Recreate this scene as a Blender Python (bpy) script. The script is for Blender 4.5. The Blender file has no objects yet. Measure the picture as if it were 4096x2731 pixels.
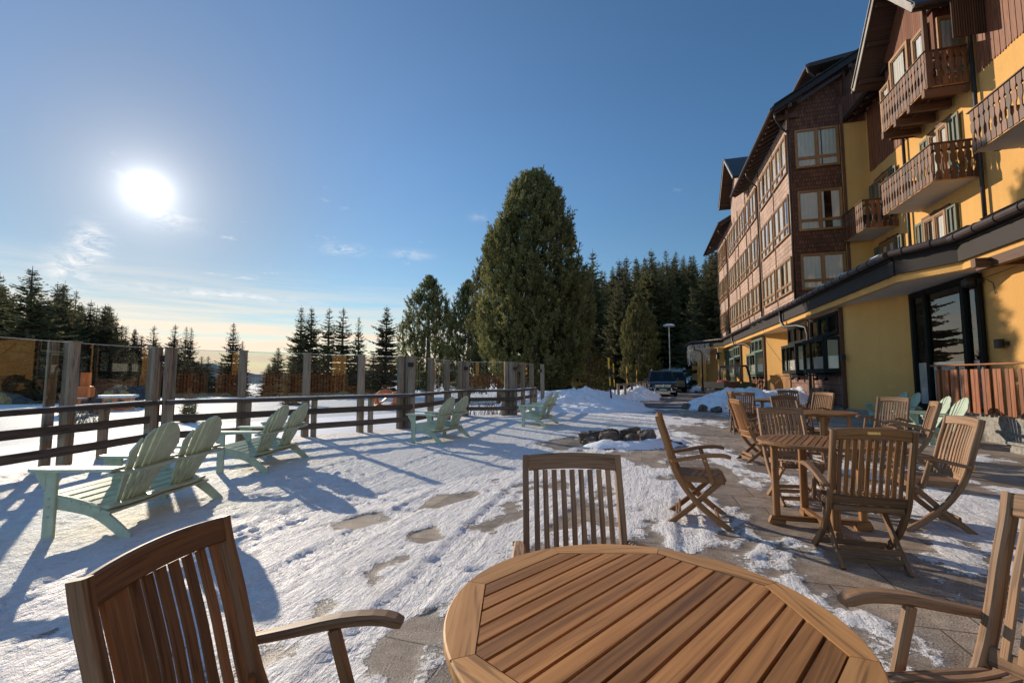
import bpy, math, random
import numpy as np
from mathutils import Vector, Matrix
R = math.radians
random.seed(7)
SC = bpy.context.scene
COL = SC.collection
V = Vector

# ------------------------------------------------------------------ helpers
class MB:
    """collects shapes and links them as ONE mesh object"""
    def __init__(s):
        s.v = []; s.f = []; s.uv = []; s.r = []; s.m = []; s.M = None; s.mi = 0
    def add(s, vs, fs, uvs, r=None):
        o = len(s.v)
        if r is None: r = random.random()
        if s.M is not None: vs = [s.M @ V(p) for p in vs]
        s.v += [tuple(p) for p in vs]
        for f, u in zip(fs, uvs):
            s.f.append([i + o for i in f]); s.uv.append(u); s.r.append(r); s.m.append(s.mi)
    def prof(s, w, h, c):
        a, b = w / 2, h / 2
        if c <= 0: return [(-a, -b), (a, -b), (a, b), (-a, b)]
        c = min(c, a * .9, b * .9)
        return [(-a + c, -b), (a - c, -b), (a, -b + c), (a, b - c), (a - c, b), (-a + c, b), (-a, b - c), (-a, -b + c)]
    def sweep(s, pts, w=.05, h=.05, side=None, ch=.004, scale=None, prof=None, r=None, caps=True):
        pts = [V(p) for p in pts]
        n = len(pts)
        P = prof or s.prof(w, h, ch)
        k = len(P)
        vs = []; L = [0.]
        for i in range(1, n): L.append(L[-1] + (pts[i] - pts[i - 1]).length)
        prevS = None
        for i in range(n):
            if i == 0: t = pts[1] - pts[0]
            elif i == n - 1: t = pts[-1] - pts[-2]
            else: t = (pts[i + 1] - pts[i]).normalized() + (pts[i] - pts[i - 1]).normalized()
            t.normalize()
            S = V(side) if side is not None else (prevS if prevS is not None else (V((0, 0, 1)) if abs(t.z) < .8 else V((1, 0, 0))))
            if side is None and prevS is None: S = S.cross(t)
            S = (S - t * S.dot(t)).normalized()
            prevS = S
            U = t.cross(S)
            q = 1. if scale is None else scale[i]
            qa, qb = q if isinstance(q, tuple) else (q, q)
            for a, b in P: vs.append(pts[i] + S * a * qa + U * b * qb)
        per = [0.]
        for j in range(k):
            a = P[j]; b = P[(j + 1) % k]; per.append(per[-1] + math.hypot(a[0] - b[0], a[1] - b[1]))
        ru, rv = random.random() * 20, random.random() * 20
        fs = []; uvs = []
        for i in range(n - 1):
            for j in range(k):
                j2 = (j + 1) % k
                fs.append([i * k + j, i * k + j2, (i + 1) * k + j2, (i + 1) * k + j])
                uvs.append([(L[i] + ru, per[j] + rv), (L[i] + ru, per[j + 1] + rv), (L[i + 1] + ru, per[j + 1] + rv), (L[i + 1] + ru, per[j] + rv)])
        if caps:
            fs.append(list(range(k))[::-1]); uvs.append([(ru + .3 * b, rv + a) for a, b in P][::-1])
            fs.append([(n - 1) * k + j for j in range(k)]); uvs.append([(ru + .3 * b, rv + a) for a, b in P])
        s.add(vs, fs, uvs, r)
    def bar(s, p, q, w, h, side=None, ch=.004, r=None): s.sweep([p, q], w, h, side, ch, r=r)
    def tube(s, pts, rad, n=8, scale=None, r=None):
        s.sweep(pts, prof=[(rad * math.cos(2 * math.pi * i / n), rad * math.sin(2 * math.pi * i / n)) for i in range(n)], scale=scale, r=r)
    def box(s, c, d, rz=0, ch=0, r=None):
        ax = max(range(3), key=lambda i: d[i])
        E = [V((math.cos(rz), math.sin(rz), 0)), V((-math.sin(rz), math.cos(rz), 0)), V((0, 0, 1))]
        o = [i for i in range(3) if i != ax]
        c = V(c)
        # the profile's second axis is t x side
        S = E[o[0]]
        s.sweep([c - E[ax] * d[ax] / 2, c + E[ax] * d[ax] / 2], d[o[0]], d[o[1]], S, ch, r=r)
    def prism(s, poly, o, ex, ey, th, grain='x', r=None, inset=0):
        """2-D polygon (x along ex, y along ey) from o, extruded along ex x ey by th"""
        o = V(o); ex = V(ex); ey = V(ey); ez = ex.cross(ey).normalized()
        k = len(poly)
        vs = [o + ex * a + ey * b for a, b in poly] + [o + ex * a + ey * b + ez * th for a, b in poly]
        ru, rv = random.random() * 20, random.random() * 20
        g = (lambda a, b: (a + ru, b + rv)) if grain == 'x' else (lambda a, b: (b + ru, a + rv))
        fs = [list(range(k))[::-1], [k + i for i in range(k)]]
        uvs = [[g(*p) for p in poly][::-1], [g(*p) for p in poly]]
        for i in range(k):
            j = (i + 1) % k
            fs.append([i, j, k + j, k + i])
            a = g(*poly[i]); b = g(*poly[j])
            uvs.append([a, b, (b[0], b[1] + th), (a[0], a[1] + th)])
        s.add(vs, fs, uvs, r)
    def quad(s, a, b, c, d, r=None, uv=None):
        a, b, c, d = V(a), V(b), V(c), V(d)
        w = (b - a).length; h = (d - a).length
        s.add([a, b, c, d], [[0, 1, 2, 3]], [uv or [(0, 0), (w, 0), (w, h), (0, h)]], r)
    def face(s, pts, uv=None, r=None):
        s.add(pts, [list(range(len(pts)))], [uv or [(p[0], p[1]) for p in pts]], r)
    def lathe(s, prof, c=(0, 0, 0), n=20, axis='z'):
        c = V(c); vs = []; fs = []; uvs = []
        for rr, z in prof:
            for i in range(n):
                a = 2 * math.pi * i / n
                p = V((rr * math.cos(a), rr * math.sin(a), z))
                if axis == 'x': p = V((p.z, p.x, p.y))
                if axis == 'y': p = V((p.x, p.z, p.y))
                vs.append(c + p)
        for k in range(len(prof) - 1):
            for i in range(n):
                j = (i + 1) % n
                fs.append([k * n + i, k * n + j, (k + 1) * n + j, (k + 1) * n + i])
                uvs.append([(i / n, k * .1), ((i + 1) / n, k * .1), ((i + 1) / n, k * .1 + .1), (i / n, k * .1 + .1)])
        s.add(vs, fs, uvs)
    def blob(s, c, rx, ry, rz, seed=0, rough=.25, sub=2, flat=None):
        import bmesh
        bm = bmesh.new(); bmesh.ops.create_icosphere(bm, subdivisions=sub, radius=1)
        rnd = random.Random(seed)
        dirs = [V((rnd.gauss(0, 1), rnd.gauss(0, 1), rnd.gauss(0, 1))).normalized() for _ in range(9)]
        cut = [rnd.uniform(.62, .95) for _ in dirs]
        if flat:
            for a in ((1, 0, 0), (-1, 0, 0), (0, 1, 0), (0, -1, 0), (0, 0, 1)): dirs.append((V(a) + V((rnd.gauss(0, .13), rnd.gauss(0, .13), rnd.gauss(0, .13)))).normalized()); cut.append(flat * rnd.uniform(.9, 1.12))
        vs = []
        for v in bm.verts:
            p = v.co.copy()
            for d, q in zip(dirs, cut):
                e = p.dot(d)
                if e > q: p -= d * (e - q)
            p *= 1 + rnd.uniform(-rough, rough) * .25
            vs.append(V(c) + V((p.x * rx, p.y * ry, p.z * rz)))
        fs = [[v.index for v in f.verts] for f in bm.faces]
        bm.free()
        s.add(vs, fs, [[(vs[i].x + vs[i].y * .3, vs[i].z) for i in f] for f in fs])
    def build(s, name, mat, parent=None, smooth=False):
        me = bpy.data.meshes.new(name)
        me.from_pydata(s.v, [], s.f)
        ul = me.uv_layers.new(name='UVMap')
        flat = [c for u in s.uv for p in u for c in p]
        ul.data.foreach_set('uv', flat)
        at = me.attributes.new('rnd', 'FLOAT', 'FACE'); at.data.foreach_set('value', s.r)
        for m in (mat if isinstance(mat, (list, tuple)) else [mat]): me.materials.append(m)
        me.polygons.foreach_set('material_index', s.m)
        if smooth: me.polygons.foreach_set('use_smooth', [True] * len(s.f))
        me.update()
        o = bpy.data.objects.new(name, me); COL.objects.link(o)
        if parent is not None: o.parent = parent
        return o

def tag(o, label, cat, group=None):
    o['label'] = label; o['category'] = cat
    if group: o['group'] = group
    return o
def thing(name, label, cat, loc=(0, 0, 0), rz=0, group=None, sc=None):
    o = bpy.data.objects.new(name, None); COL.objects.link(o)
    o.location = loc; o.rotation_euler = (0, 0, rz); o.empty_display_size = .1
    if sc: o.scale = (sc, sc, sc)
    return tag(o, label, cat, group)
def structure(o): o['kind'] = 'structure'; return o
def dup(root, loc, rz, label, group=None, sc=None):
    """copy of a thing with copies of its parts and sub-parts"""
    r = root.copy(); COL.objects.link(r); r.location = loc; r.rotation_euler = (0, 0, rz); r['label'] = label
    if group: r['group'] = group
    if sc: r.scale = (sc, sc, sc) if not isinstance(sc, tuple) else sc
    for ch in list(root.children):
        c = ch.copy(); COL.objects.link(c); c.parent = r
        for g in list(ch.children):
            d = g.copy(); COL.objects.link(d); d.parent = c
    return r

# smooth value noise on numpy arrays
def _h(ix, iy, sd):
    n = (ix.astype(np.int64) * 374761393 + iy.astype(np.int64) * 668265263 + sd * 974711) & 0x7fffffff
    n = ((n ^ (n >> 13)) * 1274126177) & 0x7fffffff
    return ((n ^ (n >> 16)) & 0xffff) / 65535.
def vnoise(x, y, sd=0):
    x = np.asarray(x, float); y = np.asarray(y, float)
    ix = np.floor(x); iy = np.floor(y); fx = x - ix; fy = y - iy
    fx = fx * fx * (3 - 2 * fx); fy = fy * fy * (3 - 2 * fy)
    a = _h(ix, iy, sd); b = _h(ix + 1, iy, sd); c = _h(ix, iy + 1, sd); d = _h(ix + 1, iy + 1, sd)
    return (a + (b - a) * fx) * (1 - fy) + (c + (d - c) * fx) * fy
def fbm(x, y, o=4, sd=0):
    t = 0; a = 1; w = 0
    for i in range(o):
        t = t + a * vnoise(x * 2 ** i + 17 * i, y * 2 ** i - 9 * i, sd + i); w += a; a *= .5
    return t / w
def sst(a, b, x):
    t = np.clip((x - a) / (b - a), 0, 1); return t * t * (3 - 2 * t)

# ------------------------------------------------------------------ node helpers
def nd(nt, typ, ins=None, **props):
    n = nt.nodes.new('ShaderNode' + typ)
    for k, v in props.items(): setattr(n, k, v)
    for k, v in (ins or {}).items():
        s = n.inputs[k]
        if isinstance(v, bpy.types.NodeSocket): nt.links.new(v, s)
        else: s.default_value = v
    return n
def mth(nt, op, a, b=None, c=None, clamp=False):
    ins = {0: a}
    if b is not None: ins[1] = b
    if c is not None: ins[2] = c
    return nd(nt, 'Math', ins, operation=op, use_clamp=clamp).outputs[0]
def mixc(nt, f, a, b, mode='MIX'):
    n = nd(nt, 'Mix', None, data_type='RGBA', blend_type=mode)
    for s, v in ((n.inputs[0], f), (n.inputs[6], a), (n.inputs[7], b)):
        if isinstance(v, bpy.types.NodeSocket): nt.links.new(v, s)
        else: s.default_value = v if isinstance(v, (int, float)) else ((*v, 1) if len(v) == 3 else v)
    return n.outputs[2]
def ramp(nt, f, stops):
    n = nd(nt, 'ValToRGB', {0: f})
    e = n.color_ramp.elements
    while len(e) < len(stops): e.new(.5)
    for i, (p, c) in enumerate(stops):
        e[i].position = p; e[i].color = (*c, 1) if isinstance(c, tuple) else (c, c, c, 1)
    return n.outputs[0]
def noise(nt, vec, scale, detail=4, rough=.55, dist=0):
    return nd(nt, 'TexNoise', {'Vector': vec, 'Scale': scale, 'Detail': detail, 'Roughness': rough, 'Distortion': dist}).outputs[0]
def mapping(nt, vec, sc=(1, 1, 1), rot=(0, 0, 0), loc=(0, 0, 0)):
    return nd(nt, 'Mapping', {'Vector': vec, 'Scale': sc, 'Rotation': rot, 'Location': loc}).outputs[0]
def newmat(name):
    m = bpy.data.materials.new(name); m.use_nodes = True
    nt = m.node_tree; nt.nodes.clear()
    out = nd(nt, 'OutputMaterial')
    b = nd(nt, 'BsdfPrincipled')
    nt.links.new(b.outputs[0], out.inputs[0])
    return m, nt, b, out
def setp(nt, b, **kw):
    for k, v in kw.items():
        s = b.inputs[k.replace('_', ' ')]
        if isinstance(v, bpy.types.NodeSocket): nt.links.new(v, s)
        else: s.default_value = (*v, 1) if isinstance(v, tuple) and len(v) == 3 and s.type == 'RGBA' else v
def uvn(nt): return nd(nt, 'UVMap').outputs[0]
def obc(nt): return nd(nt, 'TexCoord').outputs['Object']
def geo(nt): return nd(nt, 'NewGeometry').outputs['Position']
def rndn(nt): return nd(nt, 'Attribute', None, attribute_name='rnd').outputs['Fac']
def orn(nt): return nd(nt, 'ObjectInfo').outputs['Random']
def bumpn(nt, h, st, dist=.01): return nd(nt, 'Bump', {'Height': h, 'Strength': st, 'Distance': dist}).outputs[0]

def wood(name, c1, c2, rough=.55, var=.5, gray=None, grayamt=0., gs=(1.6, 34), bump=.25, spec=.35, streak=.55):
    m, nt, b, _ = newmat(name)
    uv = uvn(nt); r = rndn(nt)
    n1 = noise(nt, mapping(nt, uv, (gs[0], gs[1], 1)), 1, 5, .6, .8)
    n2 = noise(nt, mapping(nt, uv, (gs[0] * 3, gs[1] * 5, 1)), 1, 3, .6)
    f = mth(nt, 'MULTIPLY_ADD', n2, .35, mth(nt, 'MULTIPLY', n1, .75))
    c = ramp(nt, f, [(.32, c1), (.72, c2)])
    br = mth(nt, 'MULTIPLY_ADD', r, var, 1 - var / 2)
    c = mixc(nt, 1., c, nd(nt, 'CombineColor', {0: br, 1: br, 2: br}).outputs[0], 'MULTIPLY')
    if gray:
        g = noise(nt, obc(nt), 2.3, 4, .6)
        g = mth(nt, 'MULTIPLY', ramp(nt, g, [(.35, 0.), (.65, 1.)]), grayamt)
        c = mixc(nt, g, c, gray)
    rr = mth(nt, 'MULTIPLY_ADD', n1, .25, rough - .12)
    ln = noise(nt, mapping(nt, uv, (gs[0] * 1.6, gs[1] * 2.2, 1)), 1, 2, .5, 1.2)
    c = mixc(nt, 1., c, ramp(nt, ln, [(.36, streak), (.47, 1.), (.7, 1.06)]), 'MULTIPLY')
    setp(nt, b, Base_Color=c, Roughness=rr, Specular_IOR_Level=spec, Normal=bumpn(nt, f, bump, .004))
    return m
def plain(name, col, rough=.5, metal=0, spec=.5, dirt=.12, sc=3., bump=0):
    m, nt, b, _ = newmat(name)
    n = noise(nt, obc(nt), sc, 5, .6)
    d = ramp(nt, n, [(.3, 1 - dirt), (.7, 1.)])
    c = mixc(nt, 1., col, d, 'MULTIPLY')
    setp(nt, b, Base_Color=c, Roughness=mth(nt, 'MULTIPLY_ADD', n, .15, rough - .07), Metallic=metal, Specular_IOR_Level=spec)
    if bump: setp(nt, b, Normal=bumpn(nt, noise(nt, obc(nt), sc * 12, 3), bump, .005))
    return m
# ------------------------------------------------------------------ light, sky, camera
FA = R(16.5)                                   # bearing of the hotel front and of the paving
SUN_AZ, SUN_EL = R(-39.5), R(17.9)
SUND = V((math.sin(SUN_AZ) * math.cos(SUN_EL), math.cos(SUN_AZ) * math.cos(SUN_EL), math.sin(SUN_EL)))
def make_world():
    w = bpy.data.worlds.new("World"); SC.world = w; w.use_nodes = True
    nt = w.node_tree; nt.nodes.clear()
    sky = nd(nt, 'TexSky', None, sky_type='NISHITA', sun_disc=False, sun_elevation=SUN_EL, sun_rotation=SUN_AZ,
             altitude=1500, air_density=1.0, dust_density=.08, ozone_density=2.2)
    d = nd(nt, 'VectorMath', {0: nd(nt, 'TexCoord').outputs['Generated']}, operation='NORMALIZE').outputs[0]
    sp = nd(nt, 'SeparateXYZ', {0: d}); z = sp.outputs[2]
    dot = mth(nt, 'MAXIMUM', nd(nt, 'VectorMath', {0: d, 1: SUND}, operation='DOT_PRODUCT').outputs['Value'], 0.)
    col = mixc(nt, 1., sky.outputs[0], (SKYK * .87, SKYK * .98, SKYK * 1.0), 'MULTIPLY')
    col = nd(nt, 'HueSaturation', {'Color': col, 'Saturation': 1.10}).outputs[0]
    # added fill light: dome brightened overhead and behind the camera, out of view
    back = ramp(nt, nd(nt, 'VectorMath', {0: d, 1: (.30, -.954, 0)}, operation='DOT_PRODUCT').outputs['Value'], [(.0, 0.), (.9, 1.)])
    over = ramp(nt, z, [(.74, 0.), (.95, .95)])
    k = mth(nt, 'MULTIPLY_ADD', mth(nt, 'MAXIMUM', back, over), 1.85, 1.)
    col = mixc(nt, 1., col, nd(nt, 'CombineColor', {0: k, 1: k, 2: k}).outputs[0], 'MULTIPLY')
    # pale warm band low over the horizon on the sun's side
    el = mth(nt, 'MAXIMUM', z, 0.)
    low = mth(nt, 'POWER', 2.718, mth(nt, 'MULTIPLY', el, -19.))
    side = mth(nt, 'POWER', mth(nt, 'MULTIPLY_ADD', nd(nt, 'VectorMath', {0: d, 1: (-.72, .69, 0)}, operation='DOT_PRODUCT').outputs['Value'], .5, .5), 5.)
    dim = mth(nt, 'MULTIPLY_ADD', mth(nt, 'POWER', dot, 30.), -.52, 1.)
    col = mixc(nt, 1., col, nd(nt, 'CombineColor', {0: dim, 1: dim, 2: dim}).outputs[0], 'MULTIPLY')
    hz = ramp(nt, z, [(0., .66), (.42, 1.)])
    col = mixc(nt, 1., col, nd(nt, 'CombineColor', {0: 1., 1: mth(nt, 'MULTIPLY_ADD', hz, .5, .5), 2: hz}).outputs[0], 'MULTIPLY')
    # thin cirrus: streaks low down, a few wisps higher
    st = mapping(nt, d, (2.6, 2.6, 46))
    c1 = ramp(nt, noise(nt, st, 1.35, 7, .62, .35), [(.34, 0.), (.60, 1.)])
    cl1 = mth(nt, 'MULTIPLY', mth(nt, 'MULTIPLY', c1, ramp(nt, z, [(.0, .95), (.075, .95), (.115, .38), (.21, 0.)])), mth(nt, 'MULTIPLY_ADD', side, 1.5, .05), clamp=True)
    wv = mapping(nt, d, (7, 7, 20), (0, 0, 0), (2.7, .6, .35))
    c2 = ramp(nt, noise(nt, wv, 1.0, 7, .66, .6), [(.62, 0.), (.80, .85)])
    cl2 = mth(nt, 'MULTIPLY', c2, ramp(nt, z, [(.1, 1.), (.3, .75), (.42, 0.)]), clamp=True)
    col = mixc(nt, mth(nt, 'MULTIPLY', mth(nt, 'MULTIPLY', low, side), .85, clamp=True), col, (.93, .70, .50))
    col = mixc(nt, cl1, col, (.98, .80, .62))
    col = mixc(nt, mth(nt, 'MULTIPLY', cl2, .75), col, (.95, .93, .92))
    # a few small wisps hanging at fixed bearings
    wn = ramp(nt, noise(nt, mapping(nt, d, (22, 22, 60)), 1.0, 6, .7, .8), [(.40, 0.), (.62, 1.)])
    for (x_, y_, z_), wa, wb_, k_ in (((-.669, .711, .212), .020, .026, .95), ((-.6925, .7015, .1705), .024, .024, .9), ((-.341, .904, .258), .036, .010, .55), ((-.2145, .9423, .2559), .034, .009, .45), ((-.590, .7612, .2692), .04, .016, .35), ((-.0685, .939, .337), .018, .008, .2), ((-.5295, .8347, .1522), .13, .007, .55)):
        c_ = V((x_, y_, z_)).normalized(); rt = V((c_.y, -c_.x, 0)).normalized(); up_ = rt.cross(c_).normalized()
        a_ = mth(nt, 'POWER', mth(nt, 'DIVIDE', nd(nt, 'VectorMath', {0: d, 1: rt}, operation='DOT_PRODUCT').outputs['Value'], wa), 2.)
        b_ = mth(nt, 'POWER', mth(nt, 'DIVIDE', nd(nt, 'VectorMath', {0: d, 1: up_}, operation='DOT_PRODUCT').outputs['Value'], wb_), 2.)
        f_ = mth(nt, 'GREATER_THAN', nd(nt, 'VectorMath', {0: d, 1: c_}, operation='DOT_PRODUCT').outputs['Value'], .5)
        g_ = mth(nt, 'MULTIPLY', mth(nt, 'POWER', 2.718, mth(nt, 'MULTIPLY', mth(nt, 'ADD', a_, b_), -1.)), mth(nt, 'MULTIPLY', f_, k_))
        col = mixc(nt, mth(nt, 'MULTIPLY', g_, wn, clamp=True), col, (.97, .93, .90))
    # glow of the air round the sun
    for p, k, cc in ((3600., 1.2, (1, .98, .94)), (900., .42, (1, .97, .93)), (200., .20, (1, .96, .91)), (50., .15, (1, .95, .91)), (14., .06, (1, .95, .92)), (3., .060, (1, .86, .70))):
        g = mth(nt, 'MULTIPLY', mth(nt, 'POWER', dot, p), k)
        col = mixc(nt, 1., col, mixc(nt, 1., cc, nd(nt, 'CombineColor', {0: g, 1: g, 2: g}).outputs[0], 'MULTIPLY'), 'ADD')
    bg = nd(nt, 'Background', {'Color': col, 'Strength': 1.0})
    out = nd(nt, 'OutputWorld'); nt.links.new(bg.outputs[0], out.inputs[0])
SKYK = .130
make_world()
sun = bpy.data.lights.new('sun', 'SUN'); sun.energy = 5.0; sun.angle = R(.5); sun.color = (1., .86, .68)
so = bpy.data.objects.new('sun', sun); COL.objects.link(so)
so.rotation_euler = SUND.to_track_quat('Z', 'Y').to_euler(); so.location = (0, 0, 30)
cam = bpy.data.cameras.new('camera'); cam.lens = 16; cam.sensor_width = 36; cam.clip_start = .05; cam.clip_end = 6000
co = bpy.data.objects.new('camera', cam); COL.objects.link(co)
co.location = (0, 0, 1.35); co.rotation_euler = (R(90 + 4.482), 0, 0)
SC.camera = co
SC.view_settings.view_transform = 'Standard'; SC.view_settings.look = 'None'; SC.view_settings.exposure = 0
SC.render.engine = 'CYCLES'
cy = SC.cycles
cy.max_bounces = 8; cy.diffuse_bounces = 4; cy.glossy_bounces = 4; cy.transparent_max_bounces = 24; cy.transmission_bounces = 4
cy.caustics_reflective = False; cy.caustics_refractive = False; cy.sample_clamp_indirect = 6
try: cy.use_denoising = True; cy.denoiser = 'OPENIMAGEDENOISE'
except Exception: pass

# ------------------------------------------------------------------ materials
M = {}
M['teak_top'] = wood('teak_top', (.18, .071, .020), (.50, .225, .070), .46, .65, gs=(1.1, 22), bump=.25, streak=.74)
M['teak_rim'] = wood('teak_rim', (.40, .18, .058), (.64, .325, .115), .45, .3, gs=(1.3, 22), bump=.15)
M['teak_old'] = wood('teak_old', (.155, .078, .034), (.39, .21, .10), .6, .6, (.28, .21, .15), .35, bump=.35)
M['teak_dark'] = wood('teak_dark', (.10, .048, .021), (.27, .14, .062), .6, .55, (.17, .12, .08), .3, bump=.35)
M['teak_red'] = wood('teak_red', (.17, .07, .022), (.36, .165, .055), .5, .45, (.2, .13, .08), .25, bump=.25)
M['grey_wood'] = wood('grey_wood', (.16, .122, .088), (.37, .29, .21), .8, .5, (.25, .22, .175), .5, gs=(1.2, 24), bump=.5)
M['dark_rail'] = wood('dark_rail', (.045, .033, .025), (.13, .098, .075), .8, .5, gs=(1.2, 20), bump=.5)
M['mint'] = plain('mint_paint', (.49, .57, .42), .5, 0, .35, .28, 7., .25)
M['brass'] = plain('brass', (.6, .4, .16), .3, 1.)
M['balcony_wood'] = wood('balcony_wood', (.055, .020, .009), (.23, .088, .030), .5, 1.1, (.12, .10, .09), .28, gs=(1.2, 14), bump=.3)
M['beam_wood'] = wood('beam_wood', (.07, .03, .015), (.17, .075, .034), .6, .4, bump=.25)
M['frame_wood'] = wood('frame_wood', (.20, .09, .032), (.36, .18, .068), .5, .3, bump=.15)
M['deck_board'] = wood('deck_board', (.15, .045, .016), (.34, .115, .042), .5, .55, gs=(1.2, 20), bump=.2)
M['orange_board'] = wood('orange_board', (.36, .17, .05), (.58, .30, .10), .5, .3, bump=.2)
M['eave_wood'] = wood('eave_wood', (.04, .02, .012), (.10, .048, .026), .7, .4, bump=.3)
M['metal_dark'] = plain('fascia_metal', (.028, .022, .021), .6, .1, .22, .3, 2.)
M['metal_grey'] = plain('verge_metal', (.22, .20, .18), .45, .5, .5, .3, 2.)
M['gutter'] = plain('gutter_copper', (.055, .038, .032), .4, .4, .5, .3, 3.)
M['roof'] = plain('roof_metal', (.05, .048, .046), .6, .2, .4, .3, 2.)
M['white_plaster'] = plain('white_plaster', (.72, .69, .64), .85, 0, .2, .12, 1.5)
M['green_frame'] = plain('green_frame', (.016, .018, .016), .75, 0, .12, .2, 4.)
M['sage_frame'] = plain('sage_frame', (.14, .19, .14), .45, 0, .5, .2, 4.)
M['shutter'] = plain('shutter_green', (.13, .145, .105), .6, 0, .4, .3, 5.)
M['black'] = plain('black_plastic', (.015, .015, .016), .5)
M['interior'] = plain('dark_interior', (.045, .026, .014), .9, 0, .1, .6, .8)
M['curtain'] = plain('curtain', (.88, .85, .80), .9, 0, .1, .1, 2.)
M['rubber'] = plain('rubber', (.018, .018, .018), .8)
M['chrome'] = plain('chrome', (.62, .62, .62), .18, 1.)
M['lamp_glass'] = plain('lamp_glass', (.75, .73, .68), .15, .3)
M['red_light'] = plain('red_light', (.55, .02, .02), .25)
M['plate'] = plain('plate_white', (.7, .7, .66), .5)
M['car_blue'] = plain('car_paint_dark', (.030, .033, .040), .18, .45, .7, .1)
M['car_black'] = plain('car_paint_black', (.012, .011, .011), .16, .3, .7, .1)
M['car_silver'] = plain('car_paint_grey', (.07, .07, .068), .2, .5, .7, .1)
M['green_paint'] = plain('green_paint', (.018, .085, .038), .35, 0, .5, .4, 4.)
M['grey_plastic'] = plain('grey_plastic', (.055, .05, .047), .6, 0, .4, .3)
M['red_paint'] = plain('red_paint', (.42, .05, .035), .5)
M['orange_paint'] = plain('orange_paint', (.70, .16, .03), .45)
M['yellow_paint'] = plain('yellow_paint', (.78, .42, .03), .5)
M['steel'] = plain('galvanised_steel', (.45, .45, .44), .4, .7)
M['lights'] = plain('string_light', (.75, .70, .60), .25, .2)

def mat_yellow():
    m, nt, b, _ = newmat('yellow_stucco'); p = obc(nt)
    n = noise(nt, p, .55, 5, .6); f = noise(nt, p, 34, 4, .65)
    st = noise(nt, mapping(nt, p, (4.5, 4.5, .16)), 1, 6, .65)
    c = ramp(nt, n, [(.3, (.64, .355, .115)), (.7, (.74, .43, .145))])
    c = mixc(nt, ramp(nt, st, [(.45, 0.), (.8, .30)]), c, (.52, .29, .10))
    setp(nt, b, Base_Color=c, Roughness=.88, Specular_IOR_Level=.15, Normal=bumpn(nt, f, .75, .02)); return m
M['yellow'] = mat_yellow()
def mat_brick(name, cA, cB, mort, w, h, rough, bump, off=.5, msz=.012, grain=(6, 60), warp=.0):
    m, nt, b, _ = newmat(name); uv = uvn(nt)
    br = nd(nt, 'TexBrick', {'Vector': uv, 'Color1': (*cA, 1), 'Color2': (*cB, 1), 'Mortar': (*mort, 1), 'Scale': 1., 'Mortar Size': msz,
                             'Mortar Smooth': .3, 'Bias': 0., 'Brick Width': w, 'Row Height': h}, offset=off)
    g = noise(nt, mapping(nt, uv, (grain[1], grain[0], 1)), 1, 4, .6)
    l = noise(nt, mapping(nt, uv, (.8, .5, 1)), 1, 4, .6)
    c = mixc(nt, 1., br.outputs[0], ramp(nt, g, [(.25, .62), (.75, 1.15)]), 'MULTIPLY')
    c = mixc(nt, 1., c, ramp(nt, l, [(.3, .7), (.7, 1.1)]), 'MULTIPLY')
    sp = nd(nt, 'SeparateXYZ', {0: uv})
    tilt = mth(nt, 'FRACT', mth(nt, 'DIVIDE', sp.outputs[1], h))
    hgt = mth(nt, 'SUBTRACT', mth(nt, 'MULTIPLY_ADD', tilt, -.6, mth(nt, 'MULTIPLY', g, .3)), br.outputs[1])
    setp(nt, b, Base_Color=c, Roughness=rough, Specular_IOR_Level=.25, Normal=bumpn(nt, hgt, bump, .02)); return m
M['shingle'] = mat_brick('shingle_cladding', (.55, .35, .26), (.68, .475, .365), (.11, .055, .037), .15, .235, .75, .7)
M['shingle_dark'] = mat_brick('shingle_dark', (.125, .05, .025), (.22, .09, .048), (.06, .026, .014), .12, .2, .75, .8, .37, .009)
M['boards'] = mat_brick('board_cladding', (.16, .055, .027), (.26, .095, .045), (.03, .012, .007), .105, 30., .7, .5, 0, .006, (1.5, 50))
M['granite'] = plain('granite', (.40, .375, .33), .8, 0, .25, .55, 14., .5)
M['stone_wall'] = mat_brick('stone_wall', (.30, .285, .255), (.36, .345, .31), (.22, .21, .19), .75, .29, .85, .5, .4, .006, (9, 9))
M['louver'] = mat_brick('louver', (.10, .05, .026), (.15, .075, .038), (.02, .01, .006), 20., .06, .7, .9, 0, .012, (40, 2))

def mat_rock():
    m, nt, b, _ = newmat('rock'); p = obc(nt)
    n = noise(nt, p, 7, 6, .65); n2 = noise(nt, p, 2, 3)
    c = ramp(nt, n, [(.3, (.05, .036, .026)), (.55, (.15, .11, .08)), (.75, (.26, .20, .155))])
    nz = nd(nt, 'SeparateXYZ', {0: nd(nt, 'NewGeometry').outputs['Normal']}).outputs[2]
    s = mth(nt, 'MULTIPLY', ramp(nt, nz, [(.72, 0.), (.95, 1.)]), ramp(nt, n2, [(.5, 0.), (.6, .8)]))
    setp(nt, b, Base_Color=mixc(nt, s, c, (.8, .8, .8)), Roughness=.85, Normal=bumpn(nt, n, .7, .03)); return m
M['rock'] = mat_rock()
def mat_snow(name, dirty=0.):
    m, nt, b, _ = newmat(name); p = geo(nt)
    n = noise(nt, p, 1.3, 6, .62); f = noise(nt, p, 14, 5, .7); g = noise(nt, p, 70, 2)
    c = ramp(nt, n, [(.3, (.80, .80, .82)), (.7, (.90, .90, .90))])
    if dirty: c = mixc(nt, mth(nt, 'MULTIPLY', ramp(nt, f, [(.55, 0.), (.8, 1.)]), dirty), c, (.42, .36, .30))
    h = mth(nt, 'MULTIPLY_ADD', g, .12, f)
    setp(nt, b, Base_Color=c, Roughness=.65, Specular_IOR_Level=.3, Normal=bumpn(nt, h, .55, .05)); return m
M['snow'] = mat_snow('snow'); M['snow_dirty'] = mat_snow('snow_dirty', .5)
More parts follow.
